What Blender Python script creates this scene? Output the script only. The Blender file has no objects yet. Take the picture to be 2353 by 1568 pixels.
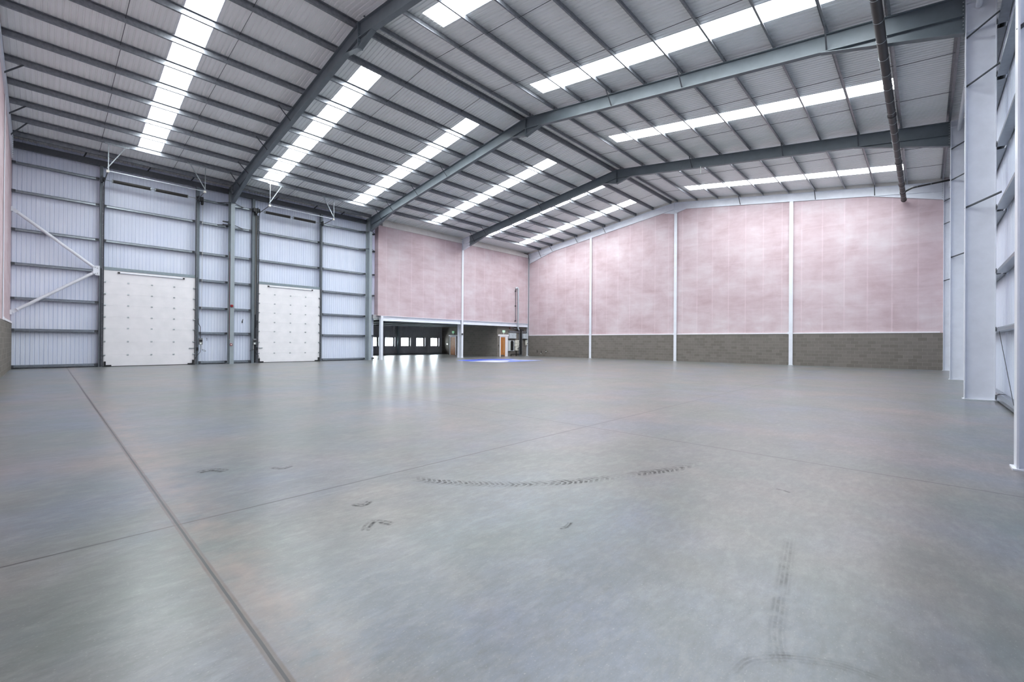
import bpy, math, random
from mathutils import Vector
random.seed(4)
SC = bpy.context.scene
COL = SC.collection

# ------------------------------------------------------------------ colours / materials
def lin(c):
    c = c / 255.0
    return c / 12.92 if c <= 0.04045 else ((c + 0.055) / 1.055) ** 2.4
def rgb(r, g, b): return (lin(r), lin(g), lin(b), 1.0)

class NT:
    def __init__(s, name):
        s.m = bpy.data.materials.new(name); s.m.use_nodes = True
        s.t = s.m.node_tree; s.n = s.t.nodes; s.l = s.t.links
        s.b = s.n['Principled BSDF']; s.out = s.n['Material Output']
    def node(s, t, **kw):
        n = s.n.new(t)
        for k, v in kw.items():
            if k.startswith('i_'): n.inputs[k[2:].replace('_', ' ')].default_value = v
            else: setattr(n, k, v)
        return n
    def link(s, a, b): s.l.new(a, b)
    def val(s, x):
        return x
    def math(s, op, a, b=None, c=None, clamp=False):
        n = s.n.new('ShaderNodeMath'); n.operation = op; n.use_clamp = clamp
        for i, v in enumerate((a, b, c)):
            if v is None: continue
            if isinstance(v, (int, float)): n.inputs[i].default_value = v
            else: s.l.new(v, n.inputs[i])
        return n.outputs[0]
    def mix(s, f, a, b, blend='MIX'):
        n = s.n.new('ShaderNodeMix'); n.data_type = 'RGBA'; n.blend_type = blend
        for i, v in ((0, f), (6, a), (7, b)):
            if isinstance(v, (int, float)): n.inputs[i].default_value = v
            elif isinstance(v, tuple): n.inputs[i].default_value = v
            else: s.l.new(v, n.inputs[i])
        return n.outputs[2]
    def pos(s):
        g = s.n.new('ShaderNodeNewGeometry'); return g.outputs['Position']
    def xyz(s):
        sp = s.n.new('ShaderNodeSeparateXYZ'); s.l.new(s.pos(), sp.inputs[0]); return sp.outputs
    def comb(s, x, y, z=0.0):
        c = s.n.new('ShaderNodeCombineXYZ')
        for i, v in enumerate((x, y, z)):
            if isinstance(v, (int, float)): c.inputs[i].default_value = v
            else: s.l.new(v, c.inputs[i])
        return c.outputs[0]
    def noise(s, vec, scale, detail=4.0, rough=0.55, dist=0.0):
        n = s.n.new('ShaderNodeTexNoise'); n.inputs['Scale'].default_value = scale
        n.inputs['Detail'].default_value = detail; n.inputs['Roughness'].default_value = rough
        n.inputs['Distortion'].default_value = dist
        if vec is not None: s.l.new(vec, n.inputs['Vector'])
        return n.outputs[0]
    def ramp(s, f, stops):
        r = s.n.new('ShaderNodeValToRGB'); e = r.color_ramp.elements
        while len(e) < len(stops): e.new(0.5)
        for k, (p, c) in zip(e, stops):
            k.position = p; k.color = c if isinstance(c, tuple) else (c, c, c, 1)
        s.l.new(f, r.inputs[0]); return r.outputs[0]
    def scale(s, vec, x, y, z):
        m = s.n.new('ShaderNodeMapping'); m.inputs['Scale'].default_value = (x, y, z)
        s.l.new(vec, m.inputs[0]); return m.outputs[0]
    def bump(s, h, strength, dist=0.01):
        b = s.n.new('ShaderNodeBump'); b.inputs['Strength'].default_value = strength
        b.inputs['Distance'].default_value = dist
        s.l.new(h, b.inputs['Height']); s.l.new(b.outputs[0], s.b.inputs['Normal'])
    def set(s, color=None, rough=None, metal=None, spec=None):
        for k, v in (('Base Color', color), ('Roughness', rough), ('Metallic', metal), ('Specular IOR Level', spec)):
            if v is None: continue
            if isinstance(v, (int, float, tuple)): s.b.inputs[k].default_value = v
            else: s.l.new(v, s.b.inputs[k])
        return s.m

def paint(name, col, rough=0.5, metal=0.0, var=0.06, scale=6.0):
    """painted / galvanised surface: base colour with a faint mottled wear"""
    t = NT(name)
    n = t.noise(t.pos(), scale, 5.0, 0.6)
    d = tuple(max(0, c * (1 - var * 2)) for c in col[:3]) + (1,)
    u = tuple(min(1, c * (1 + var * 2)) for c in col[:3]) + (1,)
    c = t.ramp(n, [(0.3, d), (0.7, u)])
    return t.set(c, rough, metal)

M = {}
M['white_steel'] = paint('white painted steel', rgb(234, 237, 245), 0.38, 0, 0.02, 3)
M['blue_steel'] = paint('blue grey painted steel', rgb(152, 162, 168), 0.42, 0, 0.03, 3)
M['dark_steel'] = paint('dark grey primer steel', rgb(106, 115, 122), 0.45, 0, 0.04, 3)
M['galv'] = paint('galvanised purlin steel', rgb(132, 135, 141), 0.36, 0.5, 0.10, 9)
M['galv_light'] = paint('bright galvanised steel', rgb(176, 182, 186), 0.34, 0.7, 0.08, 14)
M['rail'] = paint('galvanised rail steel', rgb(140, 146, 151), 0.27, 0.9, 0.06, 9)
M['lintel'] = paint('galvanised lintel', rgb(140, 152, 158), 0.4, 0.4, 0.05, 9)
M['galv_dark'] = paint('dull galvanised steel', rgb(74, 77, 83), 0.45, 0.2, 0.06, 9)
M['black'] = paint('black plastic', rgb(26, 26, 28), 0.45, 0, 0.1, 12)
M['drain'] = paint('black drain pipe plastic', rgb(36, 34, 34), 0.5, 0, 0.16, 2.5)
M['spring'] = paint('oiled spring steel', rgb(72, 70, 68), 0.5, 0.5, 0.1, 30)
M['cabinet'] = paint('light grey cabinet enamel', rgb(196, 202, 208), 0.4, 0, 0.02, 5)
M['cream'] = paint('cream switch plastic', rgb(226, 224, 214), 0.4, 0, 0.02, 5)
M['red'] = paint('red fire alarm plastic', rgb(132, 20, 32), 0.4, 0, 0.04, 8)
M['grey_box'] = paint('grey plastic', rgb(120, 122, 126), 0.5, 0, 0.04, 8)
M['trim_white'] = paint('white trim', rgb(242, 238, 242), 0.45, 0, 0.02, 3)
M['fascia'] = paint('pale grey fascia', rgb(226, 223, 218), 0.5, 0, 0.03, 2)
M['recess_metal'] = paint('dark grey recess sheeting', rgb(182, 182, 186), 0.55, 0, 0.04, 4)
M['recess_frame'] = paint('dark window frame', rgb(30, 31, 36), 0.45, 0, 0.05, 8)
M['green'] = paint('green sign plastic', rgb(52, 160, 92), 0.4, 0, 0.02, 8)
M['sign_white'] = paint('white sign plastic', rgb(235, 242, 236), 0.4, 0, 0.01, 8)
M['gold'] = paint('brass handle', rgb(228, 196, 150), 0.35, 0.3, 0.03, 10)
M['rope'] = paint('pull cord', rgb(205, 200, 195), 0.7, 0, 0.05, 20)
M['kick'] = paint('steel kick plate', rgb(120, 115, 112), 0.4, 0.5, 0.05, 20)

def m_sheet(name, a, b, axis, period, rough=0.42):
    """profiled metal sheet; the profile itself is geometry, this adds grime streaks"""
    t = NT(name); X, Y, Z = t.xyz()
    v = t.comb(t.math('MULTIPLY', Y, 1.0), t.math('MULTIPLY', Z, 0.12), X) if axis == 'w' else t.comb(t.math('MULTIPLY', X, 0.25), Y, Z)
    n = t.noise(v, 3.0, 5, 0.6); n2 = t.noise(t.pos(), 0.35, 3, 0.5)
    f = t.math('ADD', t.math('MULTIPLY', n, 0.5), t.math('MULTIPLY', n2, 0.5))
    return t.set(t.ramp(f, [(0.3, a), (0.72, b)]), rough)
M['sheet'] = m_sheet('white profiled wall sheet', rgb(220, 228, 247), rgb(236, 241, 254), 'w', 0.165, 0.34)
M['liner'] = m_sheet('light grey roof liner sheet', rgb(241, 243, 244), rgb(250, 251, 252), 'r', 0.1745, 0.4)

def m_pink(name, axis, off):
    t = NT(name); X, Y, Z = t.xyz(); H = X if axis == 'x' else Y
    v = t.comb(H, Z, 0.0)
    cloud = t.noise(v, 0.5, 6, 0.62, 0.3)
    streak = t.noise(t.comb(t.math('MULTIPLY', H, 0.45), t.math('MULTIPLY', Z, 1.7)), 1.1, 7, 0.66, 0.2)
    board = t.noise(t.comb(t.math('FLOOR', t.math('DIVIDE', t.math('ADD', H, 25 - off), 1.252)), t.math('FLOOR', t.math('DIVIDE', t.math('ADD', Z, -0.43), 1.9))), 3.7, 1, 0.5)
    speck = t.noise(v, 14, 3, 0.6)
    f = t.math('ADD', t.math('ADD', t.math('MULTIPLY', cloud, 0.5), t.math('MULTIPLY', streak, 0.35)), t.math('MULTIPLY', board, 0.15))
    c = t.ramp(f, [(0.34, rgb(188, 164, 168)), (0.5, rgb(207, 188, 193)), (0.66, rgb(220, 209, 213))])
    c = t.mix(t.math('MULTIPLY', speck, 0.10), c, rgb(188, 152, 150))
    # vertical board joints every 1.25 m, horizontal ones every 2.4 m, faint screw lines between
    def line(u, per, o, w):
        a = t.math('FRACT', t.math('DIVIDE', t.math('ADD', u, -o + per * 40), per))
        d = t.math('MULTIPLY', t.math('ABSOLUTE', t.math('ADD', a, -0.5)), per)
        d = t.math('SUBTRACT', per * 0.5, d)
        return t.math('SUBTRACT', 1.0, t.math('DIVIDE', d, w), clamp=True)
    wob = t.math('MULTIPLY', t.math('ADD', t.noise(v, 2.0, 3), -0.5), 0.05)
    L = t.math('MULTIPLY', line(t.math('ADD', H, wob), 1.252, off, 0.05), t.math('ADD', t.noise(v, 0.9, 3), -0.14))
    L2 = t.math('MULTIPLY', line(H, 0.626, off, 0.02), 0.14)
    L3 = t.math('MULTIPLY', line(t.math('ADD', Z, wob), 1.9, 0.43, 0.045), t.math('MULTIPLY', t.noise(v, 0.6, 2), 0.28))
    c = t.mix(t.math('ADD', L, L3, clamp=True), c, rgb(236, 216, 222))
    c = t.mix(t.math('MULTIPLY', L2, 0.4), c, rgb(176, 138, 148))
    t.bump(speck, 0.05, 0.004)
    return t.set(c, 0.85, 0, 0.2)
M['pink_x'] = m_pink('pink plasterboard gable', 'x', 0.09)
M['pink_y'] = m_pink('pink plasterboard side', 'y', -0.62)

def m_block(name, axis, dark=1.0):
    t = NT(name); X, Y, Z = t.xyz(); H = X if axis == 'x' else Y
    b = t.node('ShaderNodeTexBrick'); t.link(t.comb(H, Z, 0.0), b.inputs['Vector'])
    b.inputs['Scale'].default_value = 1.0; b.inputs['Brick Width'].default_value = 0.45
    b.inputs['Row Height'].default_value = 0.225; b.inputs['Mortar Size'].default_value = 0.008
    b.inputs['Bias'].default_value = -0.1
    def k(c): return tuple(x * dark for x in c[:3]) + (1,)
    b.inputs['Color1'].default_value = k(rgb(118, 113, 106)); b.inputs['Color2'].default_value = k(rgb(136, 130, 124))
    b.inputs['Mortar'].default_value = k(rgb(150, 144, 138))
    n = t.noise(t.comb(H, Z, 0.0), 2.2, 6, 0.65); s = t.noise(t.comb(H, Z, 0.0), 40, 3, 0.6)
    c = t.mix(t.math('MULTIPLY', n, 0.45), b.outputs[0], k(rgb(98, 92, 88)))
    c = t.mix(t.math('MULTIPLY', s, 0.25), c, k(rgb(132, 128, 122)))
    t.bump(t.math('SUBTRACT', 1.0, b.outputs[1]), 0.35, 0.01)
    return t.set(c, 0.9, 0, 0.2)
M['block_x'] = m_block('concrete blockwork facing hall', 'x')
M['block_y'] = m_block('concrete blockwork side', 'y')

def m_floor():
    t = NT('power floated concrete'); X, Y, Z = t.xyz(); P = t.pos()
    big = t.noise(P, 0.16, 3, 0.5, 0.2)
    mid = t.noise(t.scale(P, 1.0, 1.5, 1), 0.8, 8, 0.66, 0.25)
    fine = t.noise(t.scale(P, 2.0, 1.0, 1), 6, 8, 0.72, 0.15)
    grit = t.noise(P, 75, 3, 0.65)
    f = t.math('ADD', t.math('ADD', t.math('MULTIPLY', big, 0.28), t.math('MULTIPLY', mid, 0.40)), t.math('MULTIPLY', fine, 0.32))
    c = t.ramp(f, [(0.25, rgb(90, 93, 90)), (0.45, rgb(119, 121, 118)), (0.56, rgb(134, 134, 131)), (0.76, rgb(158, 156, 152))])
    def tint(c, sc, sx, dist, lo, hi, amt, col, rough=0.58):
        n = t.noise(t.scale(P, sx, 1.0, 1.0), sc, 6, rough, dist)
        return t.mix(t.math('MULTIPLY', t.ramp(n, [(lo, 0.0), (hi, 1.0)]), amt), c, col)
    c = tint(c, 0.33, 1.2, 0.4, 0.42, 0.64, 0.62, rgb(112, 126, 160))
    c = tint(c, 0.47, 0.8, 0.2, 0.44, 0.66, 0.60, rgb(162, 140, 130))
    c = tint(c, 0.39, 1.5, 0.3, 0.44, 0.66, 0.55, rgb(98, 119, 106))
    c = tint(c, 1.3, 1.8, 0.2, 0.38, 0.70, 0.50, rgb(88, 91, 89))
    c = tint(c, 8.0, 2.8, 0.0, 0.34, 0.74, 0.62, rgb(84, 85, 82), 0.7)
    c = tint(c, 4.0, 2.2, 0.2, 0.48, 0.76, 0.26, rgb(184, 182, 178), 0.7)
    c = t.mix(t.math('MULTIPLY', grit, 0.30), c, rgb(88, 87, 85))
    flecks = t.ramp(t.noise(t.scale(P, 1.8, 1, 1), 55, 2, 0.5), [(0.62, 0.0), (0.80, 1.0)])
    c = t.mix(t.math('MULTIPLY', flecks, 0.30), c, rgb(196, 192, 188))
    # sawn joints
    wob = t.math('MULTIPLY', t.math('ADD', t.noise(P, 5, 3), -0.5), 0.006)
    def cut(u, o, w):
        return t.math('SUBTRACT', 1.0, t.math('DIVIDE', t.math('ABSOLUTE', t.math('ADD', t.math('ADD', u, wob), -o)), w), clamp=True)
    thin = t.math('MAXIMUM', cut(Y, -30.92, 0.014), cut(X, 28.45, 0.014))
    for o in (-24.9, -18.9, -12.9, -6.9):
        thin = t.math('MAXIMUM', thin, t.math('MULTIPLY', cut(Y, o, 0.008), 0.5))
    for o in (22.5, 16.5, 10.5, 4.5):
        thin = t.math('MAXIMUM', thin, t.math('MULTIPLY', cut(X, o, 0.008), 0.35))
    c = t.mix(t.ramp(thin, [(0.0, 0.0), (0.35, 0.95)]), c, rgb(48, 45, 43))
    dirt = t.math('MULTIPLY', cut(Y, -36.80, 0.36), t.ramp(t.noise(P, 3.0, 5, 0.65), [(0.35, 0.0), (0.7, 0.9)]))
    c = t.mix(t.math('MULTIPLY', dirt, 0.65), c, rgb(168, 142, 128))
    side = t.math('MULTIPLY', t.ramp(cut(Y, -36.945, 0.030), [(0.0, 0.0), (0.3, 1.0)]), t.math('ADD', t.noise(P, 6, 3), 0.35), clamp=True)
    c = t.mix(t.math('MULTIPLY', side, 0.8), c, rgb(92, 70, 61))
    core = t.ramp(cut(Y, -36.945, 0.009), [(0.0, 0.0), (0.30, 1.0)])
    c = t.mix(core, c, rgb(24, 21, 20))
    r = t.ramp(t.math('ADD', t.math('MULTIPLY', mid, 0.6), t.math('MULTIPLY', fine, 0.4)), [(0.25, 0.278), (0.75, 0.37)])
    t.bump(t.math('ADD', t.math('MULTIPLY', fine, 0.7), t.math('MULTIPLY', grit, 0.3)), 0.05, 0.004)
    return t.set(c, r, 0, 0.98)
M['floor'] = m_floor()

def m_door():
    t = NT('white ribbed sectional door panel'); X, Y, Z = t.xyz()
    a = t.math('FRACT', t.math('MULTIPLY', Z, 16.0))
    rib = t.math('SUBTRACT', 1.0, t.math('DIVIDE', t.math('ABSOLUTE', t.math('ADD', a, -0.5)), 0.12), clamp=True)
    n = t.noise(t.pos(), 2.0, 4)
    c = t.ramp(n, [(0.3, rgb(238, 237, 240)), (0.7, rgb(246, 244, 247))])
    c = t.mix(t.math('MULTIPLY', rib, 0.05), c, rgb(170, 170, 180))
    return t.set(c, 0.4)
M['door'] = m_door()

def m_wood():
    t = NT('oak veneer door'); X, Y, Z = t.xyz()
    n = t.noise(t.comb(t.math('MULTIPLY', Y, 14.0), t.math('MULTIPLY', Z, 1.0), X), 2.0, 5, 0.6, 0.6)
    return t.set(t.ramp(n, [(0.3, rgb(168, 102, 52)), (0.7, rgb(200, 136, 78))]), 0.45)
M['wood'] = m_wood()

def m_emit(name, col, s):
    t = NT(name); t.b.inputs['Base Color'].default_value = (0.8, 0.8, 0.8, 1)
    t.b.inputs['Emission Color'].default_value = col; t.b.inputs['Emission Strength'].default_value = s
    t.b.inputs['Roughness'].default_value = 0.5
    return t.m
ROOFLIGHT = 11.0
M['rooflight'] = m_emit('daylit translucent rooflight sheet', (0.94, 1.0, 1.02, 1), ROOFLIGHT)
M['led'] = m_emit('backlit green exit legend', (0.25, 1.0, 0.45, 1), 0.22)

def m_glass():
    t = NT('clear window glass')
    tr = t.node('ShaderNodeBsdfTransparent'); tr.inputs[0].default_value = (0.93, 0.96, 0.97, 1)
    gl = t.node('ShaderNodeBsdfGlossy'); gl.inputs['Roughness'].default_value = 0.02
    fr = t.node('ShaderNodeFresnel'); fr.inputs[0].default_value = 1.45
    mx = t.node('ShaderNodeMixShader')
    t.link(fr.outputs[0], mx.inputs[0]); t.link(tr.outputs[0], mx.inputs[1]); t.link(gl.outputs[0], mx.inputs[2])
    t.link(mx.outputs[0], t.out.inputs['Surface'])
    return t.m
M['glass'] = m_glass()

def m_stain(name, col, strength, sc, tread=0.0, lines=0.0, length=1.0):
    """rubber / dust mark lying on the concrete, broken up by noise and faded to its edges"""
    t = NT(name)
    uv = t.node('ShaderNodeUVMap'); sp = t.node('ShaderNodeSeparateXYZ'); t.link(uv.outputs[0], sp.inputs[0])
    u, v = sp.outputs[0], sp.outputs[1]
    e = t.math('MULTIPLY', t.math('MULTIPLY', v, t.math('SUBTRACT', 1.0, v)), 4.0)
    e2 = t.math('MULTIPLY', t.math('MULTIPLY', u, t.math('SUBTRACT', 1.0, u)), 9.0, clamp=True)
    n = t.ramp(t.noise(t.pos(), sc, 4, 0.6), [(0.36, 0.0), (0.64, 1.0)])
    a = t.math('MULTIPLY', t.math('MULTIPLY', e, e2), n)
    if tread:
        ch = t.math('FRACT', t.math('ADD', t.math('MULTIPLY', u, tread), t.math('MULTIPLY', t.math('ABSOLUTE', t.math('ADD', v, -0.45)), 2.2)))
        a = t.math('MULTIPLY', a, t.ramp(ch, [(0.30, 0.0), (0.48, 1.0)]))
        big = t.ramp(t.noise(t.pos(), 1.3, 2, 0.5), [(0.36, 0.15), (0.58, 1.0)]); a = t.math('MULTIPLY', a, big)
    if lines:
        ln = t.math('FRACT', t.math('MULTIPLY', v, lines)); a = t.math('MULTIPLY', a, t.ramp(ln, [(0.3, 0.25), (0.5, 1.0)]))
    t.link(t.math('MULTIPLY', a, strength, clamp=True), t.b.inputs['Alpha'])
    return t.set(col, 0.55)
M['rubber'] = m_stain('rubber tyre mark', rgb(66, 62, 62), 1.0, 20, tread=58)
M['scuff'] = m_stain('dark scuff mark', rgb(64, 61, 61), 0.8, 24, lines=2)
M['dust'] = m_stain('brown dust tyre track', rgb(84, 74, 70), 0.26, 12, lines=4)
M['mark_blue'] = paint('blue floor sheet', rgb(40, 66, 186), 0.5, 0, 0.18, 1.3)
M['mark_pale'] = paint('pale blue floor sheet', rgb(112, 130, 200), 0.5, 0, 0.15, 1.3)
M['mark_white'] = paint('white floor sheet', rgb(206, 206, 216), 0.5, 0, 0.03, 3)
M['smudge'] = paint('dark smudge', rgb(70, 70, 76), 0.8, 0, 0.2, 30)

# ------------------------------------------------------------------ mesh helpers (all coordinates are world metres)
ORG = {}
class MB:
    def __init__(s): s.v = []; s.f = []; s.uv = None
    def add(s, vs, fs):
        o = len(s.v); s.v += [tuple(p) for p in vs]; s.f += [tuple(i + o for i in f) for f in fs]; return s
    def box(s, x0, x1, y0, y1, z0, z1):
        vs = [(x, y, z) for z in (z0, z1) for y in (y0, y1) for x in (x0, x1)]
        return s.add(vs, [(0, 2, 3, 1), (4, 5, 7, 6), (0, 1, 5, 4), (2, 6, 7, 3), (0, 4, 6, 2), (1, 3, 7, 5)])
    def loft(s, secs, closed=True, caps=True):
        """secs: list of rings with equal vertex counts"""
        n = len(secs[0]); vs = [p for r in secs for p in r]; fs = []
        for k in range(len(secs) - 1):
            for i in range(n if closed else n - 1):
                j = (i + 1) % n
                fs.append((k * n + i, k * n + j, (k + 1) * n + j, (k + 1) * n + i))
        if caps and closed:
            fs.append(tuple(range(n - 1, -1, -1))); fs.append(tuple((len(secs) - 1) * n + i for i in range(n)))
        return s.add(vs, fs)
    def tube(s, pts, r, n=10, caps=True):
        pts = [Vector(p) for p in pts]; secs = []; prev = None
        for i, p in enumerate(pts):
            if i == 0: d = pts[1] - p
            elif i == len(pts) - 1: d = p - pts[i - 1]
            else: d = (pts[i + 1] - p).normalized() + (p - pts[i - 1]).normalized()
            d.normalize()
            if prev is None:
                a = Vector((0, 0, 1)) if abs(d.z) < 0.9 else Vector((1, 0, 0)); u = d.cross(a).normalized()
            else: u = (prev - d * prev.dot(d)).normalized()
            prev = u; w = d.cross(u)
            rr = r[i] if isinstance(r, (list, tuple)) else r
            secs.append([tuple(p + (u * math.cos(t) + w * math.sin(t)) * rr) for t in [2 * math.pi * k / n for k in range(n)]])
        return s.loft(secs, True, caps)
    def bar(s, p0, p1, w, h, up=(0, 0, 1)):
        """rectangular bar between two points"""
        p0, p1 = Vector(p0), Vector(p1); d = (p1 - p0).normalized(); up = Vector(up)
        if abs(d.dot(up)) > 0.98: up = Vector((1, 0, 0))
        u = d.cross(up).normalized() * (w / 2); v = u.cross(d).normalized() * (h / 2)
        return s.loft([[tuple(p + a * u + b * v) for a, b in ((-1, -1), (1, -1), (1, 1), (-1, 1))] for p in (p0, p1)])
    def angle(s, p0, p1, w, th=0.006, up=(0, 0, 1)):
        """steel angle (L section)"""
        p0, p1 = Vector(p0), Vector(p1); d = (p1 - p0).normalized(); up = Vector(up)
        if abs(d.dot(up)) > 0.98: up = Vector((1, 0, 0))
        u = d.cross(up).normalized(); v = u.cross(d).normalized()
        prof = [(0, 0), (w, 0), (w, th), (th, th), (th, w), (0, w)]
        return s.loft([[tuple(p + u * a + v * b) for a, b in prof] for p in (p0, p1)])
    def isec_z(s, xc, yc, z0, z1, d, b, tf, tw):
        """I column, depth d along x, flange width b along y"""
        pr = [(-d/2, -b/2), (-d/2 + tf, -b/2), (-d/2 + tf, -tw/2), (d/2 - tf, -tw/2), (d/2 - tf, -b/2), (d/2, -b/2),
              (d/2, b/2), (d/2 - tf, b/2), (d/2 - tf, tw/2), (-d/2 + tf, tw/2), (-d/2 + tf, b/2), (-d/2, b/2)]
        return s.loft([[(xc + a, yc + c, z) for a, c in pr] for z in (z0, z1)])
    def ext_y(s, prof, y0, y1):
        """closed profile [(x, z)] extruded along y"""
        return s.loft([[(x, y, z) for x, z in prof] for y in (y0, y1)])
    def ext_x(s, prof, x0, x1):
        return s.loft([[(x, y, z) for y, z in prof] for x in (x0, x1)])
    def build(s, name, mat, parent=None, smooth=False):
        me = bpy.data.meshes.new(name)
        n = len(s.v); mn = [min(p[i] for p in s.v) for i in range(3)]; mx = [max(p[i] for p in s.v) for i in range(3)]
        o = ((mn[0] + mx[0]) / 2, (mn[1] + mx[1]) / 2, mn[2])
        me.from_pydata([(p[0] - o[0], p[1] - o[1], p[2] - o[2]) for p in s.v], [], s.f); me.update()
        if s.uv:
            lay = me.uv_layers.new(name='UVMap')
            for lp in me.loops: lay.data[lp.index].uv = s.uv[lp.vertex_index]
        if smooth:
            for p in me.polygons: p.use_smooth = True
            me.set_sharp_from_angle(angle=math.radians(40))
        me.materials.append(mat if not isinstance(mat, str) else M[mat])
        ob = bpy.data.objects.new(name, me); COL.objects.link(ob)
        ORG[ob.name] = o
        if parent:
            po = ORG[parent.name]; ob.parent = parent
            ob.location = (o[0] - po[0], o[1] - po[1], o[2] - po[2])
        else: ob.location = o
        return ob

def tag(o, label, cat, group=None, kind=None):
    o['label'] = label; o['category'] = cat
    if group: o['group'] = group
    if kind: o['kind'] = kind
    return o
def thing(name, label, cat, loc, group=None):
    o = bpy.data.objects.new(name, None); COL.objects.link(o); o.location = loc; ORG[o.name] = tuple(loc)
    o.empty_display_size = 0.2
    return tag(o, label, cat, group)
def struct(o, label=None, cat=None):
    o['kind'] = 'structure'
    if label: o['label'] = label
    if cat: o['category'] = cat
    return o
def bevel(o, w=0.006, n=2):
    b = o.modifiers.new('bevel', 'BEVEL'); b.width = w; b.segments = n; b.limit_method = 'ANGLE'; return o

# ------------------------------------------------------------------ building dimensions
W = 33.77; B = 9.8; FR = [0.0, -9.8, -19.6, -29.4]; YN = -38.97     # gable frame, three inner frames, near gable face
ZE = 11.615; ZA = 13.93; XR = W / 2; SL = (ZA - ZE) / XR
def zr(x): return ZE + SL * (x if x <= XR else W - x)
DEP = 0.60                                                            # rafter depth
XS = 0.83                                                             # sheeting behind column flange
GY = 0.12                                                             # gable board plane
PX = [0.06, 1.69, 3.28, 4.87, 6.57, 8.22, 9.91, 11.55, 13.24, 14.93, 16.60]
SKY = [(-34.37, -33.35), (-28.17, -27.13), (-22.02, -20.98), (-14.86, -13.80), (-8.62, -7.56), (-3.55, -2.42)]
SX0, SX1 = 1.75, 14.56
RODY = [-35.8, -32.58, -26.1, -22.68, -16.05, -12.8, -6.45, -3.1]
ORD = ['first', 'second', 'third', 'fourth', 'fifth', 'sixth', 'seventh', 'eighth', 'ninth', 'tenth', 'eleventh', 'twelfth']
BAY = ['far bay against the pink gable', 'second bay from the pink gable', 'third bay from the pink gable', 'fourth bay from the pink gable']
BAYY = [(FR[1], GY), (FR[2], FR[1]), (FR[3], FR[2]), (YN, FR[3])]

# ------------------------------------------------------------------ floor
fl = MB().add([(-12, YN - 0.3, 0), (W + 1.0, YN - 0.3, 0), (W + 1.0, 0.4, 0), (-12, 0.4, 0),
               (-12, YN - 0.3, -0.2), (W + 1.0, YN - 0.3, -0.2), (W + 1.0, 0.4, -0.2), (-12, 0.4, -0.2)],
              [(0, 1, 2, 3), (7, 6, 5, 4), (0, 4, 5, 1), (1, 5, 6, 2), (2, 6, 7, 3), (3, 7, 4, 0)]).build('floor', 'floor')
struct(fl, 'polished grey concrete floor with thin saw cut joints', 'floor')

def ribbon(name, mat, pts, w, h=0.0012):
    m = MB(); pts = [Vector(p) for p in pts]; m.uv = []
    for i, p in enumerate(pts):
        d = (pts[min(i + 1, len(pts) - 1)] - pts[max(i - 1, 0)]).normalized(); u = Vector((-d.y, d.x))
        for sgn in (-1, 0, 1):
            q = p + u * (w / 2 * sgn); m.v.append((q.x, q.y, h)); m.uv.append((i / (len(pts) - 1), (sgn + 1) / 2))
    for i in range(len(pts) - 1):
        for k in (0, 1): m.f.append((i * 3 + k, i * 3 + 3 + k, i * 3 + 4 + k, i * 3 + 1 + k))
    return m.build(name, mat, fl)
def spline(pts, n=8):
    P = [Vector(p) for p in pts]; out = []
    for i in range(len(P) - 1):
        a = P[max(i - 1, 0)]; b = P[i]; c = P[i + 1]; d = P[min(i + 2, len(P) - 1)]
        for k in range(n):
            t = k / n
            out.append(0.5 * ((2 * b) + (c - a) * t + (2 * a - 5 * b + 4 * c - d) * t * t + (3 * b - a - 3 * c + d) * t ** 3))
    return out + [P[-1]]
ribbon('tyre_mark', 'rubber', spline([(28.644, -34.927), (28.999, -34.796), (29.294, -34.61), (29.549, -34.399), (29.784, -34.169), (30.05, -33.824), (30.238, -33.511), (30.41, -33.14), (30.592, -32.745), (30.748, -32.363), (30.903, -31.52)]), 0.20)
ribbon('tyre_track', 'dust', spline([(32.16, -33.60), (32.274, -34.391), (32.333, -34.788), (32.376, -35.059), (32.455, -35.30)]), 0.10, 0.0014)
ribbon('tyre_track', 'dust', spline([(32.303, -35.50), (32.327, -35.368), (32.412, -35.254), (32.523, -35.164), (32.651, -35.096), (32.823, -35.072)]), 0.085, 0.0016)
for P_, wd in (([(26.87, -36.49), (26.83, -36.36), (27.02, -36.25)], 0.16), ([(27.21, -35.837), (27.363, -35.762), (27.317, -35.627)], 0.09),
               ([(29.04, -35.73), (29.138, -35.665), (29.085, -35.56)], 0.09), ([(29.673, -35.93), (29.547, -35.791), (29.709, -35.707)], 0.10),
               ([(30.756, -34.796), (30.784, -34.732), (30.748, -34.62)], 0.06), ([(31.798, -32.406), (31.871, -32.411), (31.942, -32.434)], 0.04)):
    ribbon('scuff_mark', 'scuff', spline(P_), wd, 0.0018)

# blue and white sheet lying far across the floor
fm = thing('floor_marking', 'flat blue and white painted marking on the far floor', 'floor marking', (6.8, -11.5, 0.0))
def flat(name, mat, pts, z0, z1):
    n = len(pts)
    return MB().loft([[(x, y, z) for x, y in pts] for z in (z0, z1)]).build(name, mat, fm)
flat('blue_field', 'mark_pale', [(4.9, -14.6), (3.9, -12.9), (3.85, -11.1), (4.4, -9.4), (5.2, -8.3), (7.0, -8.9), (8.9, -8.2), (9.2, -9.5), (9.45, -13.0), (9.1, -14.3), (7.0, -14.7)], 0.0, 0.003)
flat('blue_band', 'mark_blue', [(5.0, -14.4), (4.1, -11.2), (5.3, -8.6), (6.0, -8.9), (5.3, -11.2), (6.0, -14.3)], 0.003, 0.005)
flat('white_band', 'mark_white', [(6.8, -14.5), (6.7, -12.4), (7.6, -11.0), (8.8, -12.6), (8.9, -14.1)], 0.003, 0.005)
flat('white_band', 'mark_white', [(6.6, -9.3), (6.9, -10.4), (8.3, -9.5), (9.0, -8.45), (7.6, -8.9)], 0.003, 0.005)
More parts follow.
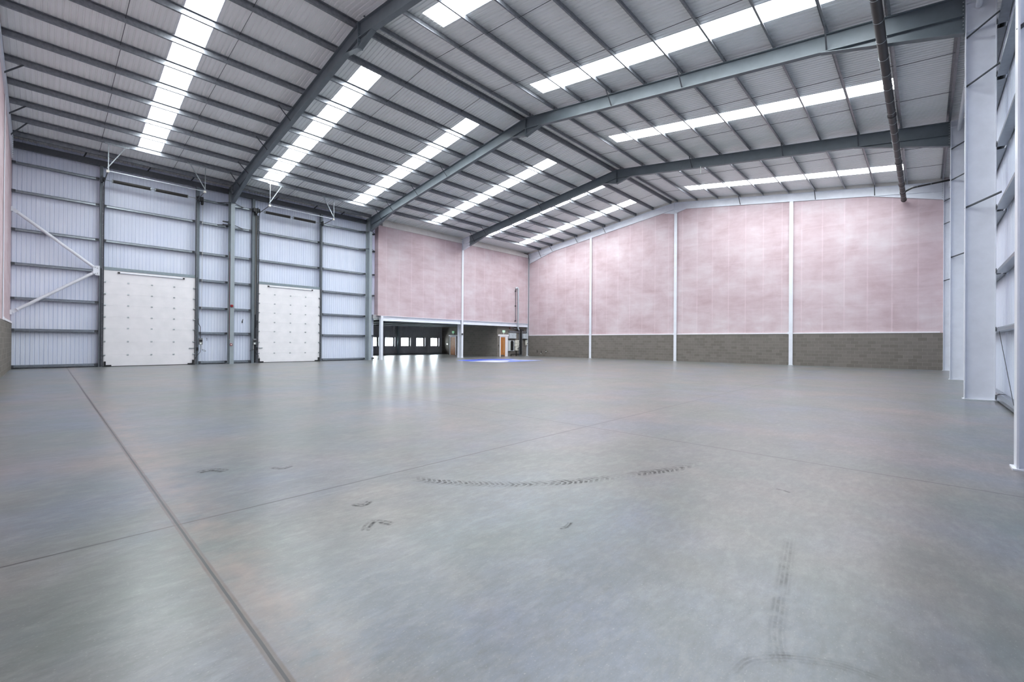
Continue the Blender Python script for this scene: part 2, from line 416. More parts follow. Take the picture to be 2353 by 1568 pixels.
flat('blue_stroke', 'mark_blue', [(7.2, -10.6), (6.9, -10.9), (8.5, -9.2), (8.8, -9.3)], 0.005, 0.007)

# ------------------------------------------------------------------ profiled sheeting
def prof_y(y0, y1, per, depth, breaks=(), top=0.32, slope=0.08):
    """list of (y, d) across a trapezoidal profile; d grows away from the room"""
    pts = []; k0 = math.floor(y0 / per); k1 = math.ceil(y1 / per)
    for k in range(k0, k1 + 1):
        b = k * per
        for f, d in ((0.0, 0), (1 - top - 2 * slope, 0), (1 - top - slope, 1), (1 - slope, 1)):
            pts.append((b + f * per, d * depth))
    def at(y):
        for (a, da), (c, dc) in zip(pts, pts[1:]):
            if a <= y <= c: return da + (dc - da) * (y - a) / max(c - a, 1e-9)
        return 0
    ys = sorted(set([p[0] for p in pts if y0 < p[0] < y1] + [y0, y1] + [b for b in breaks if y0 < b < y1]))
    return [(y, at(y)) for y in ys]

DOORS = [(-35.55, -31.32), (-27.75, -23.52)]
def sheet_wall(name, sgn, x, y0, y1, z0, ztop, holes=(), upper=None):
    holes = [(a - 0.06, b + 0.06) for a, b in holes]
    br = [h for a, b in holes for h in (a, b)]
    if upper: br.append(upper[0])
    P = prof_y(y0, upper[1] if upper else y1, 0.165, 0.030, br, 0.16, 0.05); m = MB()
    for (a, da), (b, db) in zip(P, P[1:]):
        c = (a + b) / 2; zb = z0
        for h0, h1 in holes:
            if h0 < c < h1: zb = 5.48
        if upper and c > upper[0]: zb = 3.5
        m.add([(x + sgn * da, a, zb), (x + sgn * db, b, zb), (x + sgn * db, b, ztop), (x + sgn * da, a, ztop)], [(0, 1, 2, 3)])
    return struct(m.build(name, 'sheet'))
sheet_wall('wall_left', -1, -XS, YN - 0.05, -18.85, 0.0, 11.95, DOORS, (-18.85, -17.5))['label'] = 'white profiled metal sheeting with two overhead doors'
sheet_wall('wall_right', 1, W + XS, YN - 0.05, 0.3, 0.0, 11.95)['label'] = 'white profiled metal sheeting behind the white columns'

# roof liner: one ceiling, ribs running up the slope, slots left for the rooflights
LO = 0.235
m = MB(); br = [v for s in SKY for v in s]
P = prof_y(YN - 0.1, 0.4, 0.1745, 0.034, br, 0.22, 0.09)
XB = [-XS - 0.1, SX0, SX1, XR]
for side in (0, 1):
    for (a, da), (b, db) in zip(P, P[1:]):
        c = (a + b) / 2; lit = any(s0 < c < s1 for s0, s1 in SKY)
        for k in range(3):
            if k == 1 and lit: continue
            q = []
            for xx in XB[k:k + 2]:
                X = xx if side == 0 else W - xx
                q.append((X, zr(X) if 0 <= X <= W else ZE + SL * min(X, W - X)))
            m.add([(q[0][0], a, q[0][1] + LO + da), (q[1][0], a, q[1][1] + LO + da), (q[1][0], b, q[1][1] + LO + db), (q[0][0], b, q[0][1] + LO + db)], [(0, 1, 2, 3)])
struct(m.build('ceiling', 'liner'), 'light grey profiled metal roof lining', 'ceiling')

struct(MB().loft([[(x, y, z) for x, z in ((-0.02, zr(0) + 0.005), (XR, ZA + 0.005), (W + 0.02, zr(0) + 0.005), (W + 0.02, zr(0) + LO), (XR, ZA + LO), (-0.02, zr(0) + LO))] for y in (GY - 0.012, GY + 0.01)]).build('trim_8', 'fascia'))
# rooflights
SKN = ['nearest the left foreground', 'just past the nearest dark rafter', 'just before the blue lit rafter', 'between the second and third rafters', 'just past the third rafter', 'closest to the pink gable wall']
for side in (0, 1):
    for i, (s0, s1) in enumerate(SKY):
        hand = 'left' if side == 0 else 'right'
        o = thing('rooflight', f'long glowing white rooflight strip on {hand} roof slope, {SKN[i]}', 'rooflight', ((7 if side == 0 else W - 7), (s0 + s1) / 2, 12.9), 'rooflight strips')
        pm = MB(); fmx = MB()
        xa, xb = SX0, SX1
        A = [(x if side == 0 else W - x) for x in (xa, xb)]
        pm.loft([[(x, y, zr(x) + LO + dz) for y, dz in ((s0, 0.03), (s1, 0.03), (s1, 0.04), (s0, 0.04))] for x in A])
        pm.build('pane', 'rooflight', o)
        for y in (s0, s1):
            fmx.loft([[(x, y + a, zr(x) + LO + b) for a, b in ((-0.02, -0.004), (0.02, -0.004), (0.02, 0.05), (-0.02, 0.05))] for x in A])
        fmx.build('edge_trim', 'white_steel', o)

# ------------------------------------------------------------------ walls: pink board and blockwork
def gable_poly(y, zlow, x0=-XS - 0.05, x1=W + XS + 0.1, th=0.12, sgn=1):
    pr = [(x0, zlow), (x1, zlow), (x1, ZE + LO + 0.06 - SL * (x1 - W)), (XR, ZA + LO + 0.06), (x0, ZE + LO + 0.06 + SL * x0)]
    return MB().loft([[(x, y + d, z) for x, z in pr] for d in ((0, th * sgn) if sgn > 0 else (th * sgn, 0))])
struct(gable_poly(GY, 2.30).build('wall_back', 'pink_x'), 'pink boarded gable wall at the far end', 'wall')
struct(MB().box(-0.30, W + XS + 0.1, GY - 0.05, GY + 0.12, 0, 2.31).build('wall_back_blockwork', 'block_x'), 'low grey blockwork under the pink gable boards', 'wall')
struct(gable_poly(YN, 2.30, -XS - 0.05, W + XS + 0.1, 0.12, -1).build('wall_near', 'pink_x'), 'pink boarded gable wall at the left edge', 'wall')
struct(MB().box(-XS, W + XS + 0.1, YN - 0.12, YN + 0.05, 0, 2.31).build('wall_near_blockwork', 'block_x'), 'low grey blockwork under the left edge gable boards', 'wall')
# white capping strips on the blockwork between posts
GC = [8.31, 17.04, 25.74]
edges = [0.0] + GC + [W]
for k in range(4):
    a, b = edges[k] + 0.13, edges[k + 1] - 0.13
    struct(MB().box(a, b, GY - 0.075, GY + 0.02, 2.31, 2.40).build(f'trim_{k + 1}', 'trim_white'))
struct(MB().box(-0.6, 5.0, YN - 0.02, YN + 0.075, 2.31, 2.40).build('trim_5', 'trim_white'))

# left side: pink board above the open recess
struct(MB().box(-0.62, -0.05, -18.9, GY, 3.68, 11.2).build('wall_left_boarded', 'pink_y'), 'pink boarded wall above the open recess', 'wall')
struct(MB().box(-0.70, 0.02, -18.55, GY, 11.17, 11.53).build('trim_6', 'fascia'))
struct(MB().box(-0.72, -0.34, -18.55, GY, 11.53, 11.80).build('trim_7', 'fascia'))
# recess beyond it
RX = -11.5
WIN = [(-13.5, -12.5), (-11.42, -10.42), (-9.32, -8.32), (-7.22, -6.24), (-5.10, -4.13)]
wz0, wz1 = 1.02, 1.97
P = prof_y(-19.1, -3.4, 0.165, 0.02, [v for w in WIN for v in (w[0] - 0.10, w[1] + 0.30)], 0.16, 0.05); m = MB()
for (a, da), (b, db) in zip(P, P[1:]):
    c = (a + b) / 2
    segs = [(0.0, 3.45)]
    for w0, w1 in WIN:
        if w0 - 0.10 < c < w1 + 0.30: segs = [(0.0, wz0 - 0.12), (wz1 + 0.08, 3.45)]
    for z0, z1 in segs:
        m.add([(RX - da, a, z0), (RX - db, b, z0), (RX - db, b, z1), (RX - da, a, z1)], [(0, 1, 2, 3)])
struct(m.build('wall_recess_back', 'recess_metal'), 'dark sheeted back wall of the recess with small windows', 'wall')
for i, (w0, w1) in enumerate(WIN):
    o = thing(f'window_{i + 1}', 'square dark framed window in recess, ' + ['half hidden behind the white post', 'first fully seen right of the white post', 'just right of the inner grey column', 'second from the recess corner', 'nearest the lit blockwork corner'][i], 'window', (RX, (w0 + w1) / 2, wz0)); o['kind'] = 'structure'
    p0, p1 = w0 + 0.15, w1 + 0.15; xf = RX - 0.28
    f = MB()
    for a, b, c, d in ((p0 - 0.06, p1 + 0.12, wz0 - 0.06, wz0), (p0 - 0.06, p1 + 0.12, wz1, wz1 + 0.06), (p0 - 0.06, p0, wz0, wz1), (p1, p1 + 0.12, wz0, wz1)):
        f.box(xf - 0.03, xf + 0.03, a, b, c, d)
    f.build('frame', 'recess_frame', o)
    MB().box(xf - 0.005, xf + 0.005, p0, p1, wz0, wz1).build('pane', 'glass', o)
    MB().box(xf - 0.03, RX + 0.02, p1 + 0.12, p1 + 0.16, wz0 - 0.1, wz1 + 0.08).build('reveal', 'trim_white', o)
    MB().box(xf - 0.03, RX + 0.02, w0 - 0.12, w0 - 0.06, wz0 - 0.1, wz1 + 0.08).build('reveal', 'recess_metal', o)
    MB().box(xf - 0.03, RX + 0.03, w0 - 0.16, p1 + 0.36, wz0 - 0.13, wz0 - 0.06).build('sill', 'recess_metal', o)
    MB().box(xf - 0.03, RX + 0.02, w0 - 0.16, p1 + 0.36, wz1 + 0.06, wz1 + 0.12).build('head', 'recess_metal', o)
    MB().box(xf - 0.03, xf + 0.03, w0 - 0.06, p0 - 0.06, wz0 - 0.06, wz1 + 0.06).build('side_panel', 'recess_metal', o)
struct(MB().box(-8.6, -0.301, -4.70, -4.50, 0, 3.72).build('wall_recess_side', 'block_x'), 'dark blockwork side wall inside the recess', 'wall')
struct(MB().box(RX - 0.3, -8.4, -3.40, -3.20, 0, 3.72).build('wall_recess_corner', 'block_x'), 'blockwork in the recess corner lit by the nearest window', 'wall')
struct(MB().box(-8.58, -8.40, -4.50, -3.40, 0, 3.72).build('wall_recess_return', 'block_y'), 'short blockwork return beside the recess corner', 'wall')
struct(MB().box(-0.50, -0.30, -4.69, GY, 0, 3.72).build('wall_recess_front', 'block_y'), 'blockwork wall carrying the wooden door and switchgear', 'wall')
struct(MB().box(RX - 0.2, -0.87, -19.2, -18.95, 0, 3.5).build('wall_recess_end', 'recess_metal'), 'dark end wall of the recess', 'wall')
struct(MB().box(RX - 0.2, -0.3, -19.2, -3.2, 3.46, 3.75).build('ceiling_recess', 'recess_metal'), 'dark metal soffit of the recess', 'ceiling')
struct(MB().box(RX - 0.01, RX + 0.06, -18.9, -3.4, 0.05, 0.16).build('baseboard_recess', 'galv'))
for k, y in enumerate([-17.2, -15.0, -12.8, -10.6, -8.4, -6.2]):
    tag(MB().ext_x([(y - 0.07, 3.28), (y + 0.07, 3.28), (y + 0.07, 3.30), (y + 0.01, 3.30), (y + 0.01, 3.46), (y - 0.01, 3.46), (y - 0.01, 3.30), (y - 0.07, 3.30)], RX, -0.62).build('ceiling_joist', 'dark_steel'),
        f'dark steel joist under recess soffit, {ORD[k]} from its hidden left end', 'joist', 'joists under the recess soffit')
rc = thing('recess_column', 'slim grey steel column standing between the recess windows', 'column', (RX + 0.3, -9.93, 0))
MB().isec_z(RX + 0.3, -9.93, 0.02, 3.46, 0.22, 0.2, 0.014, 0.01).build('shaft', 'blue_steel', rc)
MB().box(RX + 0.15, RX + 0.45, -10.06, -9.8, 0, 0.02).build('base_plate', 'dark_steel', rc)

# white beams carrying the boarded wall, and the white post
def ibeam_y(m, xc, y0, y1, z0, z1, b, tf=0.03, tw=0.012):
    pr = [(-b/2, z0), (b/2, z0), (b/2, z0 + tf), (tw/2, z0 + tf), (tw/2, z1 - tf), (b/2, z1 - tf), (b/2, z1), (-b/2, z1), (-b/2, z1 - tf), (-tw/2, z1 - tf), (-tw/2, z0 + tf), (-b/2, z0 + tf)]
    return m.ext_y([(xc + a, z) for a, z in pr], y0, y1)
for nm, y0, y1, lab in (('a', -18.42, -9.93, 'white steel beam across the recess opening, left of the tall white column'), ('b', -9.67, -0.0, 'white steel beam above the switchgear wall, right of the tall white column')):
    t = thing('lintel_beam', lab, 'beam', (-0.15, (y0 + y1) / 2, 3.28), 'white beams over the recess')
    ibeam_y(MB(), -0.13, y0, y1, 3.27, 3.68, 0.26, 0.025).build('beam', 'white_steel', t)
    MB().box(-0.26, 0.0, y0, y0 + 0.015, 3.27, 3.68).build('end_plate', 'white_steel', t)
wp = thing('white_post', 'short white steel post at the left end of the recess opening', 'post', (-0.13, -18.53, 0))
MB().isec_z(-0.13, -18.53, 0.02, 3.68, 0.26, 0.21, 0.018, 0.012).build('shaft', 'white_steel', wp)
MB().box(-0.3, 0.04, -18.67, -18.39, 0, 0.02).build('base_plate', 'white_steel', wp)

# ------------------------------------------------------------------ columns
def column(xin, side, yc, mat, label, z1=11.60, name='steel_column', base=True, cat='column', b=0.23):
    """xin: plane of the inner flange; side -1 left wall, +1 right wall"""
    xc = xin + side * 0.305
    o = thing(name, label, cat, (xc, yc, 0), 'wall columns')
    MB().isec_z(xc, yc, 0.02 if base else 0, z1, 0.61, b, 0.02, 0.014).build('shaft', mat, o)
    if base: MB().box(xc - 0.34, xc + 0.34, yc - b / 2 - 0.03, yc + b / 2 + 0.03, 0, 0.02).build('base_plate', mat, o)
    z = zr(0) - 0.02
    MB().box(xc - 0.31, xc + 0.31, yc - b / 2, yc + b / 2, z1, z1 + 0.02).build('cap_plate', mat, o)
    for zz in (10.53, 11.35):
        for s in (-1, 1):
            MB().box(xc - 0.285, xc + 0.285, yc + s * 0.007, yc + s * b / 2 * 0.95, zz - 0.008, zz + 0.008).build('stiffener', mat, o)
    return o
column(0, -1, FR[3], 'blue_steel', 'blue grey steel column standing between the two overhead doors')
column(0, -1, FR[2], 'blue_steel', 'blue grey steel column right of the narrower overhead door')
column(0, -1, FR[1], 'white_steel', 'white steel column splitting the pink boarded side wall')
column(0.0, -1, 0.02, 'white_steel', 'white corner column where side wall meets pink gable', b=0.2)
for i in (3, 2, 1):
    column(W, 1, FR[i], 'white_steel', ['', 'third white column along right wall, slim beside the gable corner one', 'broad white column second in along the right wall', 'white column cut off by the right edge of view'][i])
column(W, 1, 0.02, 'white_steel', 'white corner column at the right end of the pink gable', b=0.2)
def gpost(x, y0, y1, zt, label):
    o = thing('gable_post', label, 'post', (x, (y0 + y1) / 2, 0), 'white gable posts')
    s = 1 if y1 > y0 else -1
    MB().box(x - 0.125, x + 0.125, min(y0, y0 + s * 0.02), max(y0, y0 + s * 0.02), 0.02, zt).box(x - 0.008, x + 0.008, min(y0 + s * 0.02, y1), max(y0 + s * 0.02, y1), 0.02, zt).build('flange', 'white_steel', o)
    MB().box(x - 0.15, x + 0.15, min(y0, y1), max(y0, y1), 0, 0.02).build('base_plate', 'white_steel', o)
    MB().box(x - 0.20, x - 0.125, min(y0, y0 + s * .02), max(y0, y0 + s * .02) + 0.02, 2.29, 2.46).build('cleat', 'white_steel', o)
gpost(GC[0], 0.0, GY, zr(GC[0]) - DEP, 'white post on pink gable, nearest the left corner')
gpost(GC[1], 0.0, GY, 12.95, 'white post on pink gable under the roof ridge')
gpost(GC[2], 0.0, GY, zr(GC[2]) - DEP, 'white post on pink gable, nearest the right columns')
gpost(5.0, -38.94, YN, zr(5.0) - DEP, 'white post on pink wall at far left edge')

# ------------------------------------------------------------------ rafters
def rafter(side, yc, mat, label, white_end=0.0, split_mat='white_steel', stays=(), stay_sgn=-1, bw=0.21):
    """half portal rafter. side 0 left slope, 1 right slope"""
    def X(x): return x if side == 0 else W - x
    o = thing('roof_rafter', label, 'rafter', (X(XR / 2), yc, zr(XR / 2) - DEP), 'roof rafters')
    b = bw / 2; tf = 0.022; tw = 0.008
    pr = [(-b, 0), (b, 0), (b, -tf), (tw, -tf), (tw, -DEP + tf), (b, -DEP + tf), (b, -DEP), (-b, -DEP), (-b, -DEP + tf), (-tw, -DEP + tf), (-tw, -tf), (-b, -tf)]
    def ring(x): return [(X(x), yc + a, zr(x) + d) for a, d in (pr if side == 0 else pr[::-1])]
    x0 = 0.028
    def seg(a, c, nm, mt): MB().loft([ring(a), ring(c)]).build(nm, mt, o)
    if white_end:
        seg(x0, white_end, 'painted_end', split_mat); seg(white_end, XR - 0.016, 'beam', mat)
    else: seg(x0, XR - 0.016, 'beam', mat)
    # eave haunch
    def haunch(pts_top, pts_bot, nm, mt):
        (xa, za), (xb, zb) = pts_bot
        web = [(X(x), z) for x, z in pts_top] + [(X(x), z) for x, z in pts_bot[::-1]]
        mm = MB().loft([[(x, yc + d, z) for x, z in web] for d in (-tw, tw)])
        th = 0.022
        fl_ = [[(X(x), yc + d, z + e) for d, e in ((-b, 0), (b, 0), (b, th), (-b, th))] for x, z in ((xa, za), (xb, zb))]
        mm.loft(fl_)
        return mm.build(nm, mt, o)
    T = 3.45
    zt = zr(T) - DEP; hb = 10.52
    if white_end:
        f = (white_end - x0) / (T - x0); zm = hb + (zt - hb) * f
        haunch([(x0, zr(x0) - DEP), (white_end, zr(white_end) - DEP)], [(x0, hb), (white_end, zm)], 'painted_haunch', split_mat)
        haunch([(white_end, zr(white_end) - DEP), (T, zt)], [(white_end, zm), (T, zt - 0.01)], 'eave_haunch', mat)
    else: haunch([(x0, zr(x0) - DEP), (T, zt)], [(x0, hb), (T, zt - 0.01)], 'eave_haunch', mat)
    haunch([(XR - 1.03, zr(XR - 1.03) - DEP), (XR - 0.016, zr(XR) - DEP)], [(XR - 1.03, zr(XR - 1.03) - DEP - 0.01), (XR - 0.016, 12.94)], 'apex_haunch', mat)
    e = MB(); xs = sorted((X(0.003), X(0.026))); e.box(xs[0], xs[1], yc - b - 0.01, yc + b + 0.01, hb - 0.02, 11.66)
    ep = e.build('end_plate', split_mat if white_end else mat, o)
    for k in range(9):
        z = 10.66 + k * 0.11
        for s in (-1, 1):
            xa, xb = X(0.026), X(0.055)
            MB().tube([(xa, yc + s * 0.06, z), (xb, yc + s * 0.06, z)], 0.018, 6).build('bolt', 'galv_light', ep)
    e = MB(); xs = sorted((X(XR - 0.016), X(XR - 0.001))); e.box(xs[0], xs[1], yc - b - 0.01, yc + b + 0.01, 12.92, 13.96)
    for k in range(6):
        for s in (-1, 1):
            e.tube([(X(XR - 0.016), yc + s * 0.06, 13.05 + k * 0.15), (X(XR - 0.045), yc + s * 0.06, 13.05 + k * 0.15)], 0.018, 6)
    e.build('ridge_plate', mat, o)
    for px in stays:
        zt_ = zr(px) + 0.05; zb_ = zr(px) - DEP + 0.03
        if px < 3.0: zb_ = hb + (zt - hb) * (px / T) + 0.05 if px < T else zb_
        MB().angle((X(px), yc + stay_sgn * 0.62, zt_), (X(px + 0.02), yc + stay_sgn * 0.02, zb_), 0.05).build('fly_brace', 'galv_dark', o)
    return o
RL = ['white gable', 'third dark', 'middle', 'nearest dark']
rafter(0, FR[3], 'dark_steel', 'dark steel rafter rising from between the overhead doors, nearest the camera', stays=(3.28, 6.57, 9.91, 1.69))
rafter(1, FR[3], 'dark_steel', 'dark steel rafter leaving the top of view right of the nearest ridge joint')
rafter(0, FR[2], 'dark_steel', 'blue lit steel rafter on left slope, rising from the right of the doors', stays=(1.69, 3.28, 6.57, 9.91))
rafter(1, FR[2], 'dark_steel', 'blue lit steel rafter on right slope, passing behind the black drain pipe', stays=(3.28, 8.22, 11.55))
rafter(0, FR[1], 'dark_steel', 'dark steel rafter on left slope, rising from the white recess column', 1.0, stays=(1.69, 3.28, 6.57, 9.91))
rafter(1, FR[1], 'dark_steel', 'dark steel rafter on right slope, the farthest before the pink gable', stays=(3.28, 6.57, 11.55))
rafter(0, GY, 'white_steel', 'white rafter along top of the pink gable, left half', stays=(1.69, 3.28, 6.57, 9.91), bw=0.2)
rafter(1, GY, 'white_steel', 'white rafter along top of the pink gable, right half', stays=(3.28, 6.57, 11.55), bw=0.2)
rafter(0, YN, 'white_steel', 'pale rafter along top of the pink wall at the left edge', stays=(1.69, 3.28, 6.57), stay_sgn=1, bw=0.12)

# ------------------------------------------------------------------ purlins, sleeves, rods
def purlin(side, xp, y0, y1, label):
    """galvanised Z purlin standing on the rafters"""
    def X(x): return x if side == 0 else W - x
    o = thing('roof_purlin', label, 'purlin', (X(xp), (y0 + y1) / 2, zr(xp)), 'roof purlins')
    h = 0.22; t = 0.004; fw = 0.07; lip = 0.02
    # web at xp, bottom flange towards the eave, top flange towards the ridge
    pr = [(-fw, lip), (-fw, 0), (0, 0), (0, h - t), (fw, h - t), (fw, h - lip), (fw + t, h - lip), (fw + t, h), (-t, h), (-t, t), (-fw + t, t), (-fw + t, lip)]
    def P(a, d): x = xp + a; return (X(x), zr(xp) + d + SL * a)
    prof = [P(a, d) for a, d in pr]
    if side == 1: prof = prof[::-1]
    MB().ext_y(prof, y0 + 0.004, y1 - 0.004).build('section', 'galv', o)
    # lapped sleeve over the rafter and bolt heads, cleat on the rafter
    for ye, s in ((y0, 1), (y1, -1)):
        m = MB(); a, c = sorted((ye + s * 0.01, ye + s * 0.75))
        q = [(0.006, 0.012), (0.006, h - 0.012), (0.001, h - 0.012), (0.001, 0.012)]
        pp = [P(u, d) for u, d in q]
        m.ext_y(pp if side == 0 else pp[::-1], a, c)
        for dy in (0.08, 0.66):
            for d in (0.06, 0.16):
                x, z = P(0.003, d); x2, z2 = P(0.024, d); m.tube([(x, ye + s * dy, z), (x2, ye + s * dy, z2)], 0.013, 6)
        m.build('sleeve', 'galv', o)
    if y1 < -0.5:
        x, z = P(-0.01, 0); xs = sorted((X(xp - 0.012), X(xp - 0.004)))
        MB().box(xs[0], xs[1], y1 - 0.09, y1 - 0.005, zr(xp), zr(xp) + 0.17).build('cleat', 'galv_dark', o)
    return o
for side in (0, 1):
    hand = 'left' if side == 0 else 'right'
    for bi, (y0, y1) in enumerate(BAYY):
        if side == 1 and bi == 3: continue
        for k, x in enumerate(PX):
            if side == 0 and bi < 2 and k == 0: continue   # a pale fascia stands there instead
            nm = 'at the ridge' if k == 10 else f'{ORD[k]} up from the eave'
            purlin(side, x, y0, y1, f'galvanised purlin on {hand} slope, {nm}, {BAY[bi]}')
RODN = ['left of the nearest rooflight', 'right of the nearest rooflight', 'right of the second rooflight', 'left of the third rooflight', 'left of the fourth rooflight', 'right of the fourth rooflight', 'left of the last rooflight', 'right of the last rooflight']
for side in (0, 1):
    for i, y in enumerate(RODY):
        if side == 1 and i < 2: continue
        def X(x): return x if side == 0 else W - x
        m = MB()
        for a, b in zip(PX[(1 if side == 0 and i > 3 else 0):-1], PX[(2 if side == 0 and i > 3 else 1):]):
            m.tube([(X(a + 0.01), y, zr(a) + 0.13), (X(b - 0.01), y + 0.03, zr(b) + 0.09)], 0.010, 6)
        tag(m.build('tie_rod', 'galv_dark'), f'thin dark tie rod through the {"left" if side == 0 else "right"} slope purlins, {RODN[i]}', 'tie rod', 'purlin tie rods')
# eave beams along both walls
for (y0, y1, lab) in ((YN, FR[3] - 0.12, 'dark eave beam over the left overhead door'), (FR[3] + 0.12, FR[2] - 0.12, 'dark eave beam over the right overhead door')):
    o = thing('eave_beam', lab, 'beam', (-0.6, (y0 + y1) / 2, 11.2), 'dark eave beams')
    MB().ext_y([(-0.45, 11.20), (-0.44, 11.20), (-0.44, 11.50), (-0.62, 11.50), (-0.62, 11.485), (-0.455, 11.485), (-0.455, 11.215), (-0.62, 11.215), (-0.62, 11.20)], y0, y1).build('channel', 'galv_dark', o)
    for y in (y0 + 2.6, y0 + 5.3, y0 + 7.4): MB().bar((-0.5, y, 11.5), (0.02, y + 0.1, 11.68), 0.05, 0.05).build('strut', 'galv_dark', o)
    MB().box(-0.80, -0.62, y0, y1, 11.50, 11.515).build('gutter_ledge', 'galv_dark', o)
for (y0, y1, bi) in ((FR[3], FR[2], 'nearest'), (FR[2], FR[1], 'middle'), (FR[1], GY, 'farthest')):
    tag(MB().tube([(W + 0.27, y0 + 0.02, 11.20), (W + 0.27, y1 - 0.02, 11.20)], 0.07, 16).build('eave_tie_tube', 'white_steel', None, True), f'white steel tube running between right wall columns near the roof, {bi} one', 'tie tube', 'eave tie tubes')

# ------------------------------------------------------------------ sheeting rails
RZ = [0.12, 1.99, 3.60, 5.36, 7.10, 9.05, 10.50]
RN = ['at the floor', 'second above the floor', 'third above the floor', 'fourth above the floor', 'fifth above the floor', 'sixth above the floor', 'topmost']
def rail(side, z, y0, y1, label, base=False):
    xa = -0.61 if side < 0 else W + 0.61; d = side * 0.20; h = 0.068
    o = thing('sheeting_rail', label, 'rail', (xa + d / 2, (y0 + y1) / 2, z - h), 'sheeting rails')
    q = side * 0.004; f1 = side * 0.075; f2 = 0.0
    pr = [(f2, -h), (d, -h), (d, -h + 0.004), (f2 + q, -h + 0.004), (q, 0.015), (f1 + q, h - 0.004), (d, h - 0.004), (d, h), (f1, h), (0, 0.015)]
    MB().ext_y([(xa + a, z + e) for a, e in pr], y0, y1).build('section', 'rail', o)
    for ye, s in ((y0, 1), (y1, -1)):
        a, c = sorted((ye + s * 0.0, ye + s * 0.14)); xs = sorted((xa - side * 0.012, xa - side * 0.002))
        MB().box(xs[0], xs[1], a, c, z - 0.06, z + 0.06).build('cleat', 'galv_dark', o)
    return o
LB = [(YN, -35.74, 'between the left corner and left door'), (-35.58, -31.32, 'above the left overhead door'), (-31.10, -29.52, 'between left door and blue grey column'),
      (-29.28, -28.14, 'between blue grey column and right door'), (-27.75, -23.52, 'above the right overhead door'), (-23.33, -19.72, 'between right door and second blue grey column'),
      (-19.48, -18.9, 'in the sliver beside the pink board end')]
for y0, y1, where in LB:
    for z, n in zip(RZ, RN):
        if where.startswith('above'):
            if z < 6: continue
            if z > 10: continue
        rail(-1, z, y0, y1, f'galvanised wall rail {where}, {n}')
for bi, (y0, y1) in enumerate([(FR[1], GY), (FR[2], FR[1]), (FR[3], FR[2])]):
    for z, n in zip(RZ, RN):
        rail(1, z, y0 + 0.12, y1 - 0.12, f'galvanised rail on right wall, {n}, {["beside the gable corner", "between the two middle columns", "nearest the right edge"][bi]}')
# flange stays on the columns
for i in (0, 1, 2, 3):
    for z, n in ((10.35, 'highest'), (8.95, 'middle'), (5.47, 'lowest')):
        if i == 3 and z < 9: pass
        tag(MB().angle((W + 0.03, FR[i] - 0.02, z), (W + 0.66, FR[i] - 0.72, z + 0.14), 0.055).build('flange_stay', 'galv_dark'),
            f'thin slanting steel stay on {["corner white column", "third white column", "broad white column", "right edge white column"][i]} of right wall, {n}', 'stay', 'column flange stays')
for i, nm in ((3, 'column between the doors'), (2, 'second blue grey column')):
    for z, n in ((10.50, 'upper'), (9.05, 'lower')):
        for s, sn in ((-1, 'left'), (1, 'right')):
            tag(MB().angle((-0.04, FR[i] + s * 0.10, z), (-0.62, FR[i] + s * 0.75, z - 0.02), 0.05).build('flange_stay', 'galv_dark'),
                f'thin steel stay on {nm} of left wall, {n}, {sn} side', 'stay', 'column flange stays')

# diagonal bracing tubes at the left
for (pa, pb, lab) in (((-0.42, -38.9, 8.06), (-0.42, -35.92, 5.50), 'white bracing tube sloping down to the gusset beside left door'), ((-0.42, -38.9, 2.88), (-0.42, -35.92, 5.22), 'white bracing tube sloping up to the gusset beside left door')):
    o = thing('bracing_tube', lab, 'brace', pa, 'diagonal bracing tubes')
    a, b = Vector(pa), Vector(pb); d = (b - a).normalized()
    MB().box(-0.50, -0.34, -38.98, -38.90, pa[2] - 0.12, pa[2] + 0.12).build('wall_plate', 'white_steel', o)
    MB().tube([a + d * 0.22, b - d * 0.05], 0.075, 18).build('tube', 'white_steel', o, True)
    MB().bar(a, a + d * 0.26, 0.02, 0.16, (0, 0, 1)).build('end_plate', 'white_steel', o)
    MB().tube([a + d * 0.215, a + d * 0.235], 0.10, 18).tube([b - d * 0.06, b - d * 0.035], 0.10, 18).build('end_disc', 'white_steel', o)
gs = thing('gusset_plate', 'white bolted gusset plate joining two bracing tubes by left door', 'gusset', (-0.42, -35.8, 5.1))
MB().loft([[(x, y, z) for y, z in ((-35.97, 5.22), (-35.86, 5.08), (-35.70, 5.08), (-35.70, 5.62), (-35.86, 5.62), (-35.97, 5.50))] for x in (-0.44, -0.42)]).build('plate', 'white_steel', gs)
m = MB()
for y, z in ((-35.88, 5.17), (-35.88, 5.52), (-35.79, 5.2), (-35.79, 5.48)): m.tube([(-0.42, y, z), (-0.40, y, z)], 0.02, 6)
m.build('bolts', 'galv', gs)

